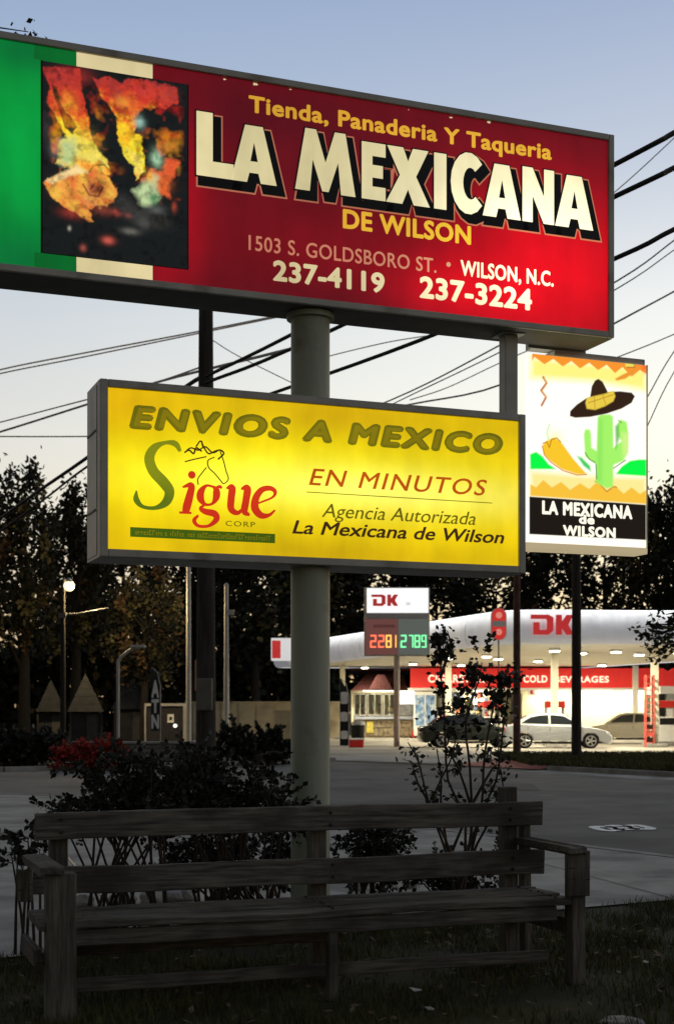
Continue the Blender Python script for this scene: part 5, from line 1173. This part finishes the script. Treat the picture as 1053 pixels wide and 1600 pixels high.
# products and posters in the windows
q = random.Random(77); pcols = [(.5, .05, .04), (.7, .66, .55), (.55, .42, .2), (.12, .1, .09), (.7, .7, .7), (.4, .08, .06), (.10, .12, .2), (.55, .35, .12)]
pm = [mat('poster_%s' % w__, c, .6, var=.25, scale=6) for w__, c in zip(('red', 'cream', 'tan', 'dark', 'white', 'crimson', 'navy', 'amber'), pcols)]
for i in range(58):
    px = q.uniform(692, 784); py = q.uniform(1082, 1116); w_, h_2 = q.uniform(2, 7), q.uniform(3, 9); k = q.randrange(8)
    MB().box(SX(px), SX(min(px+w_, 786)), -.08-.002*i, -.078-.002*i, SZ(min(py+h_2, 1119)), SZ(py)).build('poster', pm[k], st_)
for i in range(14):
    px = q.uniform(554, 612); py = q.uniform(1086, 1112); MB().box(SX(px), SX(px+q.uniform(2, 5)), .3+.01*i, .305+.01*i, SZ(py+q.uniform(3, 8)), SZ(py)).build('display_item', pm[q.choice((1, 2, 3, 3, 7))], st_)
sb('poster', 573, 583, 1127, 1145, -.06, -.05, mat('yellow_poster', (.45, .38, .08), .7, var=.3, scale=5))
sb('notice', 820, 832, 1076.5, 1087, -1.05, -1.0, M['white']); sb('notice_print', 824, 828, 1079, 1085, -1.06, -1.052, M['red'])
m_strip = glow('strip_light_lens', (1, .95, .75), 3)
# interior light seen through the glass
li = bpy.data.lights.new('store_light', 'AREA'); li.size = 6; li.size_y = 2; li.shape = 'RECTANGLE'; li.energy = 260; li.color = (1, .93, .78)
lo = bpy.data.objects.new('store_light', li); COL.objects.link(lo); lo.location = (gx(700, D), D+1.8, SZ(1080)-.05)
MB().box(SX(553.3), SX(814), .4, 3.45, .013, .03).build('floor', m_in, st_)
for wx, we in ((860, 105), (930, 115), (995, 105), (740, 80), (590, 25)):   # strip lights under the band
    li = bpy.data.lights.new('soffit_light', 'AREA'); li.shape = 'RECTANGLE'; li.size = 1.8; li.size_y = .15; li.energy = we; li.color = (1, .90, .62)
    lo = bpy.data.objects.new('soffit_light', li); COL.objects.link(lo); lo.location = (gx(wx, D), D-.72, SZ(1079)-.10); lo.rotation_euler = (R(28), 0, 0)
    MB().box(gx(wx, D)-ox-.9, gx(wx, D)-ox+.9, -.80, -.64, SZ(1079)-.06, SZ(1079)-.003).build('strip_light', m_strip, st_)
# ice freezer
D2 = 82.3; ic = empty('ice_freezer', (gx(664, D2), D2, 0), 0, 'pale ice freezer with two blue posters against the store front', 'freezer'); hw = 17/2200*D2
MB().box(-hw, hw, 0, .8, .15, gz(1081, D2), bev=.03).build('body', M['white'], ic)
m_ice = mat('ice_blue_print', (.16, .28, .50), .4, var=.6, scale=4, dirt=((.5, .6, .7), 3, .5, .6))
for a_ in (-.9, .06): MB().box(a_*hw, (a_+.84)*hw, -.02, -.004, .75, gz(1086, D2), bev=.004).build('door', m_ice, ic)
MB().box(-.03, .0, -.06, -.024, 1.2, 1.6).build('handle', M['galv'], ic); MB().box(-hw*.9, hw*.9, .05, .7, .012, .149).build('plinth', M['black'], ic)
# white annexe at the right
D3 = 76; an = empty('white_annexe', (gx(1044, D3), D3, 0), 0, 'white annexe with a dark opening right of the station store', 'building'); x0, x1 = gx(1031, D3)-gx(1044, D3), gx(1075, D3)-gx(1044, D3)
MB().box(x0, x1, 0, 4, gz(1084, D3), gz(1072, D3)).build('header', M['white'], an); MB().box(x0+.35, x1, .05, 4, 0, gz(1084, D3)-.004).build('wall', M['galv'], an)
MB().box(x0, x0+.30, .3, 3.9, 0, gz(1084, D3)-.004).build('doorway', M['black'], an); MB().box(x0+.36, x0+1.2, .02, .045, 0.02, 1.7).build('panel', M['white'], an)

# pumps
def pump(px, D, label):
    p = empty('fuel_pump', (gx(px, D), D, 0), R(4), label, 'fuel pump', 'fuel pumps under the canopy')
    MB().box(-.45, .45, -.28, .28, .17, 1.30, bev=.03).build('body', M['white'], p); MB().box(-.38, .38, -.30, -.283, .95, 1.25).build('display', M['black'], p)
    MB().box(-.45, .45, -.24, .24, 1.72, 2.05, bev=.03).build('topper', M['red'], p)
    for x in (-.40, .40): MB().box(x-.04, x+.04, -.15, .15, 1.30, 1.72).build('post', M['galv'], p)
    MB().tube([(.47, -.1, 1.0), (.62, -.2, .7), (.55, -.2, .4), (.47, -.1, .7)], .02, n=6).build('hose', M['black'], p)
    MB().box(-.5, .5, -.4, .4, .012, .168).build('base', M['kerb'], p)
pump(768, 68, 'red topped white fuel pump behind the dark car'); pump(866, 66, 'red topped white fuel pump behind the silver car'); pump(1040, 64, 'red topped white fuel pump at the right edge')
# red lattice rack beside the right column
D = 60; rk = empty('display_rack', (gx(1015, D), D, 0), 0, 'tall narrow red lattice tower beside the right canopy column', 'rack'); m_rk = mat('rack_red', (.55, .10, .08), .5, var=.1)
for x in (-.17, .17):
    for y in (0, .3): MB().box(x-.02, x+.02, y-.02, y+.02, .012, 3.1).build('upright', m_rk, rk)
for i in range(11): MB().box(-.148, .148, -.015, .315, .2+i*.28, .23+i*.28).build('shelf', m_rk, rk)
for i in range(3): MB().box(-.14, .14, .04, .26, .235+i*.28, .42+i*.28).build('stock_box', m_rk if i % 2 else M['dkred'], rk)
# red crate by the flag and an air hose box
D = 60; cr = empty('red_cooler', (gx(556, D), D, 0), 0, 'small red cooler box on the forecourt beside the feather flag', 'cooler')
MB().box(-.32, .32, -.2, .2, .012, .33, bev=.03).build('body', M['red'], cr); MB().box(-.33, .33, -.21, .21, .334, .40, bev=.02).build('lid', M['white'], cr)
D = 60.5; bn = empty('waste_bin', (gx(560, D), D+1.5, 0), 0, 'dark waste bin standing behind the red cooler box', 'bin')
MB().tube([(0, 0, .012), (0, 0, .95)], [.26, .31], n=16).build('body', M['black'], bn); MB().tube([(0, 0, .953), (0, 0, 1.06), (0, 0, 1.16)], [.33, .3, .12], n=16).build('lid', M['galv'], bn)

# ---------------------------------------------------------------- price sign
D = 61; ps = empty('price_sign', (gx(620, D), D, 0), 0, 'petrol price sign with DK on white above red and green numbers', 'sign')
def PX(px): return gx(px, D)-gx(620, D)
def PZ(py): return gz(py, D)
MB().tube([(0, .1, 0), (0, .1, PZ(1024))], .13, n=12).build('post', mat('pinkish_post', (.30, .24, .22), .6, var=.15), ps)
MB().box(PX(569), PX(671), 0, .35, PZ(1025), PZ(917.5), bev=.02).build('cabinet', M['steel_grey'], ps)
m_pg = glow('price_panel_red', (.12, .045, .04), 1.0); m_pg2 = glow('price_panel_grey', (.085, .095, .085), 1.0)
MB().box(PX(573), PX(669), -.02, -.003, PZ(957.5), PZ(919)).build('white_panel', glow('white_face', (.95, .95, .96), 1.0), ps)
MB().box(PX(571), PX(669.5), -.02, -.003, PZ(966), PZ(958.5)).build('grey_strip', mat('grey_strip', (.30, .30, .31), .5, var=.1), ps)
MB().box(PX(571), PX(621.5), -.02, -.003, PZ(1023), PZ(967)).build('price_panel', m_pg, ps); MB().box(PX(622), PX(669.5), -.02, -.003, PZ(1023), PZ(967)).build('price_panel', m_pg2, ps)
DK(ps, PX(580), PX(622), PZ(947), PZ(929), lambda x: -.022, glow('dk_sign_red', (.33, .02, .02), 1.0), .03)
MB().box(PX(634), PX(641), -.03, -.022, PZ(946), PZ(941)).build('faint_mark', glow('faint_grey', (.62, .62, .64), 1.0), ps)
b = MB(); [b.box(PX(584+i*3.4), PX(586.2+i*3.4), -.03, -.022, PZ(981-(i % 2)), PZ(976)) for i in range(10)]; b.build('small_print', glow('dull_red_print', (.05, .015, .015), 1), ps)['kind'] = 'stuff'
SEG = {'0': 'abcdef', '1': 'bc', '2': 'abged', '3': 'abgcd', '4': 'fgbc', '5': 'afgcd', '6': 'afgedc', '7': 'abc', '8': 'abcdefg', '9': 'abcdfg'}
def digit(ch, x0, x1, z0, z1, m):
    b = MB(); t = (x1-x0)*.24; zm = (z0+z1)/2; y0, y1 = -.05, -.024
    B = {'a': (x0+t*.3, x1-t*.3, z1-t, z1), 'd': (x0+t*.3, x1-t*.3, z0, z0+t), 'g': (x0+t*.3, x1-t*.3, zm-t/2, zm+t/2), 'f': (x0, x0+t, zm+t*.1, z1-t*.2), 'e': (x0, x0+t, z0+t*.2, zm-t*.1), 'b': (x1-t, x1, zm+t*.1, z1-t*.2), 'c': (x1-t, x1, z0+t*.2, zm-t*.1)}
    for k in SEG[ch]:
        a_, c_, e_, f_ = B[k]; yo = .002*'abcdefg'.index(k); b.box(a_, c_, y0-yo, y1, e_, f_)
    b.build('digit', m, ps)
mr_, mo_, mg_ = glow('led_red', (1.0, .16, .08), 1.6), glow('led_orange', (1.0, .48, .10), 1.6), glow('led_green', (.22, 1.0, .42), 1.3)
for ch, a_, c_, m in (('2', 578, 588, mr_), ('2', 590.5, 600.5, mr_), ('8', 602.5, 611.5, mo_), ('1', 612.5, 619, mo_), ('2', 625.5, 635, mg_), ('7', 638, 645.5, mg_), ('8', 647, 656, mg_), ('9', 658, 666, mg_)):
    digit(ch, PX(a_), PX(c_), PZ(1012), PZ(992), m)
# small round topped red beer sign
D = 53; os_ = empty('oval_sign', (gx(779, D), D, 0), 0, 'small upright red oval sign on a thin post before the canopy', 'sign')
zc, hh = gz(975, D), (25.5/2200)*D; ww = (12/2200)*D
def cap(hw, hh_, y0, y1, m, nm):
    pts = [(hw*math.cos(R(a_)), hh_-hw+hw*math.sin(R(a_))) for a_ in range(0, 181, 15)]+[(-hw*math.cos(R(a_)), -(hh_-hw)-hw*math.sin(R(a_))) for a_ in range(0, 181, 15)]
    b = MB(); b.prism([(x, z+zc) for x, z in pts], y0, y1); return b.build(nm, m, os_)
cap(ww, hh, 0, .16, M['white'], 'rim'); cap(ww*.88, hh-.03, -.02, -.003, glow('oval_red', (.55, .03, .025), .9), 'face')
MB().box(-ww*.82, ww*.82, -.035, -.022, zc-.10, zc+.12).build('white_band', M['white'], os_)
lettering('lettering', 'ICE', -ww*.6, ww*.6, zc-.04, zc+.07, -.037, M['red'], os_, offset=.02, thick=.01) if False else None
for dz in (.33, -.30): MB().tube([(0, -.022, zc+dz), (0, -.04, zc+dz)], ww*.42, n=16).build('roundel', glow('roundel_pink', (.8, .25, .2), .8), os_)
MB().tube([(0, .08, 0), (0, .08, zc-hh+.05)], .025, n=8).build('post', M['dark_steel'], os_)

# ---------------------------------------------------------------- cars
m_tyre = mat('tyre_rubber', (.015, .015, .015), .8, var=.2); m_rim_ = mat('alloy_rim', (.5, .5, .5), .35, metal=.8, var=.1)
m_cg = mat('car_glass', (.012, .014, .016), .08, var=.1, spec=.8); m_head = mat('headlamp_glass', (.6, .62, .62), .15, var=.1, coat=.5); m_tail = mat('tail_lamp_glass', (.35, .02, .02), .2, var=.1)
def smooth2(pts, k=4): P, _ = smooth(pts, None, k); return P
def car(loc, rz, paint, label, L=4.7, W=1.80, H=1.45, suv=False):
    root = empty('parked_car', loc, rz, label, 'car', 'cars at the petrol station')
    s = L/4.7; hs = H/1.45
    top = [(-2.33, .62), (-2.30, .86), (-2.05, .98), (-1.45, 1.03), (-.6, .98), (.6, .95), (1.15, .92), (1.75, .82), (2.15, .70), (2.33, .52)]
    top = smooth2(top, 3)
    def archy(cx, r=.37): return [(cx+r*math.cos(R(a_)), .31+r*math.sin(R(a_))) for a_ in range(0, 181, 20)]
    out = [(x*s, z*hs) for x, z in top]+[(2.36*s, .35), (2.28*s, .20)]+[(x*s, z) for x, z in archy(1.42)]+[(x*s, z) for x, z in archy(-1.40)]+[(-2.22*s, .22), (-2.36*s, .38)]
    fr = [(-1, .93, .93), (-.97, .975, .98), (-.86, 1, 1), (.86, 1, 1), (.97, .975, .98), (1, .93, .93)]
    b = MB(); n = len(out); vs = []
    for (yy, fx, fz) in fr:
        for x, z in out: vs.append((x*(.985+.015*fx) if abs(x) < 2 else x*fx, yy*W/2*(1-.05*max(0, (z-.75))*2), .55+(z-.55)*(fz if z > .6 else 1)))
    for j in range(len(fr)-1):
        b.add(vs[j*n:(j+2)*n], [(i, (i+1) % n, n+(i+1) % n, n+i) for i in range(n)], smooth=False)
    b.add(vs[:n], [list(range(n))]); b.add(vs[-n:], [list(range(n))[::-1]]); b.build('body', paint, root)
    # greenhouse
    gh = [(-1.95, .97), (-1.25, 1.36), (-.75, 1.44), (-.1, 1.45), (.35, 1.40), (1.18, .93)]
    g2 = [(x*s, z*hs) for x, z in smooth2(gh, 3)]; b = MB(); n = len(g2); vs = []
    for yy in (-1, -.8, .8, 1):
        for x, z in g2: t = (z-.93*hs)/(.52*hs); vs.append((x, yy*(W/2-.06-.22*t) if abs(yy) == 1 else yy*(W/2-.22*t), z+(.015 if abs(yy) < 1 else 0)))
    for j in range(3): b.add(vs[j*n:(j+2)*n], [(i, i+1, n+i+1, n+i) for i in range(n-1)], smooth=True)
    b.add(vs[:n], [list(range(n))]); b.add(vs[-n:], [list(range(n))[::-1]]); b.build('roof', paint, root)
    # glass
    for sd in (-1, 1):
        def sp(x, z): t = (z-.93*hs)/(.52*hs); return (x, sd*(W/2-.06-.22*t+.006), z)
        for poly in ([(-1.55, 1.06), (-1.16, 1.30), (-.74, 1.385), (-.38, 1.395), (-.38, 1.02)], [(-.30, 1.02), (-.30, 1.395), (-.08, 1.39), (.30, 1.34), (.92, 1.0)]):
            q_ = [sp(x*s, z*hs) for x, z in poly]; b = MB(); m_ = len(q_); b.add(q_+[(x, y-sd*.012, z) for x, y, z in q_], [list(range(m_)), list(range(m_, 2*m_))]+[(i, (i+1) % m_, m_+(i+1) % m_, m_+i) for i in range(m_)]); b.build('side_window', m_cg, root)
        MB().box(.78*s, .98*s, sd*(W/2+.02)-.09*(sd < 0)*0-.05, sd*(W/2+.02)+.07, .96*hs, 1.07*hs, bev=.02).build('mirror', paint, root)
        for x in (-1.28, -.34, .98): MB().box(x*s, (x+.016)*s, sd*(W/2*.99)-.004, sd*(W/2*.99)+.004, .30*hs, .90*hs).build('door_gap', m_tyre, root)
        MB().box(-1.0*s, 1.0*s, sd*(W/2)-.008, sd*(W/2)+.006, .19, .25).build('sill_trim', m_tyre, root)
        for x in (-.92, .05): MB().box(x*s, (x+.17)*s, sd*(W/2*.985)-.012, sd*(W/2*.985)+.014, .80*hs, .825*hs).build('door_handle', paint, root)
        MB().box(2.02*s, 2.24*s, sd*W/2*.80-.16, sd*W/2*.80+.14, .56*hs, .69*hs, bev=.03).build('headlight', m_head, root)
        MB().box(-2.335*s, -2.05*s, sd*W/2*.80-.14, sd*W/2*.80+.155, .72*hs, .88*hs, bev=.03).build('tail_light', m_tail, root)
    for (pa, pb_) in (((1.12, .955), (.42, 1.39)), ((-1.88, 1.01), (-1.30, 1.345))):
        (xa_, za_), (xb_, zb2) = pa, pb_; o_ = .028; b = MB()
        q_ = [(xa_*s, -W/2*.80, za_*hs+o_), (xa_*s, W/2*.80, za_*hs+o_), (xb_*s, W/2*.68, zb2*hs+o_), (xb_*s, -W/2*.68, zb2*hs+o_)]
        b.add(q_+[(x, y, z-.01) for x, y, z in q_], [(0, 1, 2, 3), (4, 5, 6, 7), (0, 1, 5, 4), (1, 2, 6, 5), (2, 3, 7, 6), (3, 0, 4, 7)]); b.build('windscreen' if xa_ > 0 else 'rear_window', m_cg, root)
    MB().box(2.30*s, 2.37*s, -.6, .6, .30, .46, bev=.01).build('grille', M['black'], root); MB().box(2.365*s, 2.375*s, -.26, .26, .46, .56).build('number_plate', M['white'], root); MB().box(-2.375*s, -2.36*s, -.26, .26, .50, .62).build('number_plate', M['white'], root)
    for x in (1.42, -1.40):
        for sd in (-1, 1):
            y = sd*(W/2-.11); wh = MB()
            wh.tube([(x*s, y-.10, .31), (x*s, y-.07, .31), (x*s, y+.07, .31), (x*s, y+.10, .31)], [.28, .315, .315, .28], n=24); w_o = wh.build('wheel', m_tyre, root)
            rm = MB(); yo = y+sd*.102
            rm.tube([(x*s, yo-.01, .31), (x*s, yo+.012, .31)], [.055, .055], n=10)
            for i in range(5):
                a_ = i*2*math.pi/5; d = Vector((math.cos(a_), 0, math.sin(a_))); c = Vector((x*s, yo, .31)); rm.tube([c+d*.04, c+d*.20], [.035, .028], n=5)
            m2 = 24; vs = []
            for i in range(m2):
                a_ = 2*math.pi*i/m2
                for rr_ in (.19, .225): vs.append((x*s+rr_*math.cos(a_), yo, .31+rr_*math.sin(a_)))
            rm.add(vs, [(2*i, 2*i+1, (2*i+3) % (2*m2), (2*i+2) % (2*m2)) for i in range(m2)]); rm.build('rim', m_rim_, w_o)
    return root
sil = mat('silver_paint', (.46, .48, .50), .30, metal=.15, var=.04, coat=.6); blk = mat('dark_green_paint', (.015, .02, .018), .25, var=.05, coat=.8); tan = mat('grey_tan_paint', (.32, .29, .23), .35, metal=.2, var=.05, coat=.5)
D = 59; car((gx(868, D), D, .012), R(-4), sil, 'silver sedan parked behind the black utility pole', L=4.5, H=1.43)
D = 60; car((gx(733, D), D, .012), R(3), blk, 'dark green sedan parked behind the tall rose canes', L=4.3, H=1.40)
D = 68; car((gx(985, D), D, .012), R(155), tan, 'grey brown car parked beyond the silver sedan by the red tower', L=4.5, H=1.46)
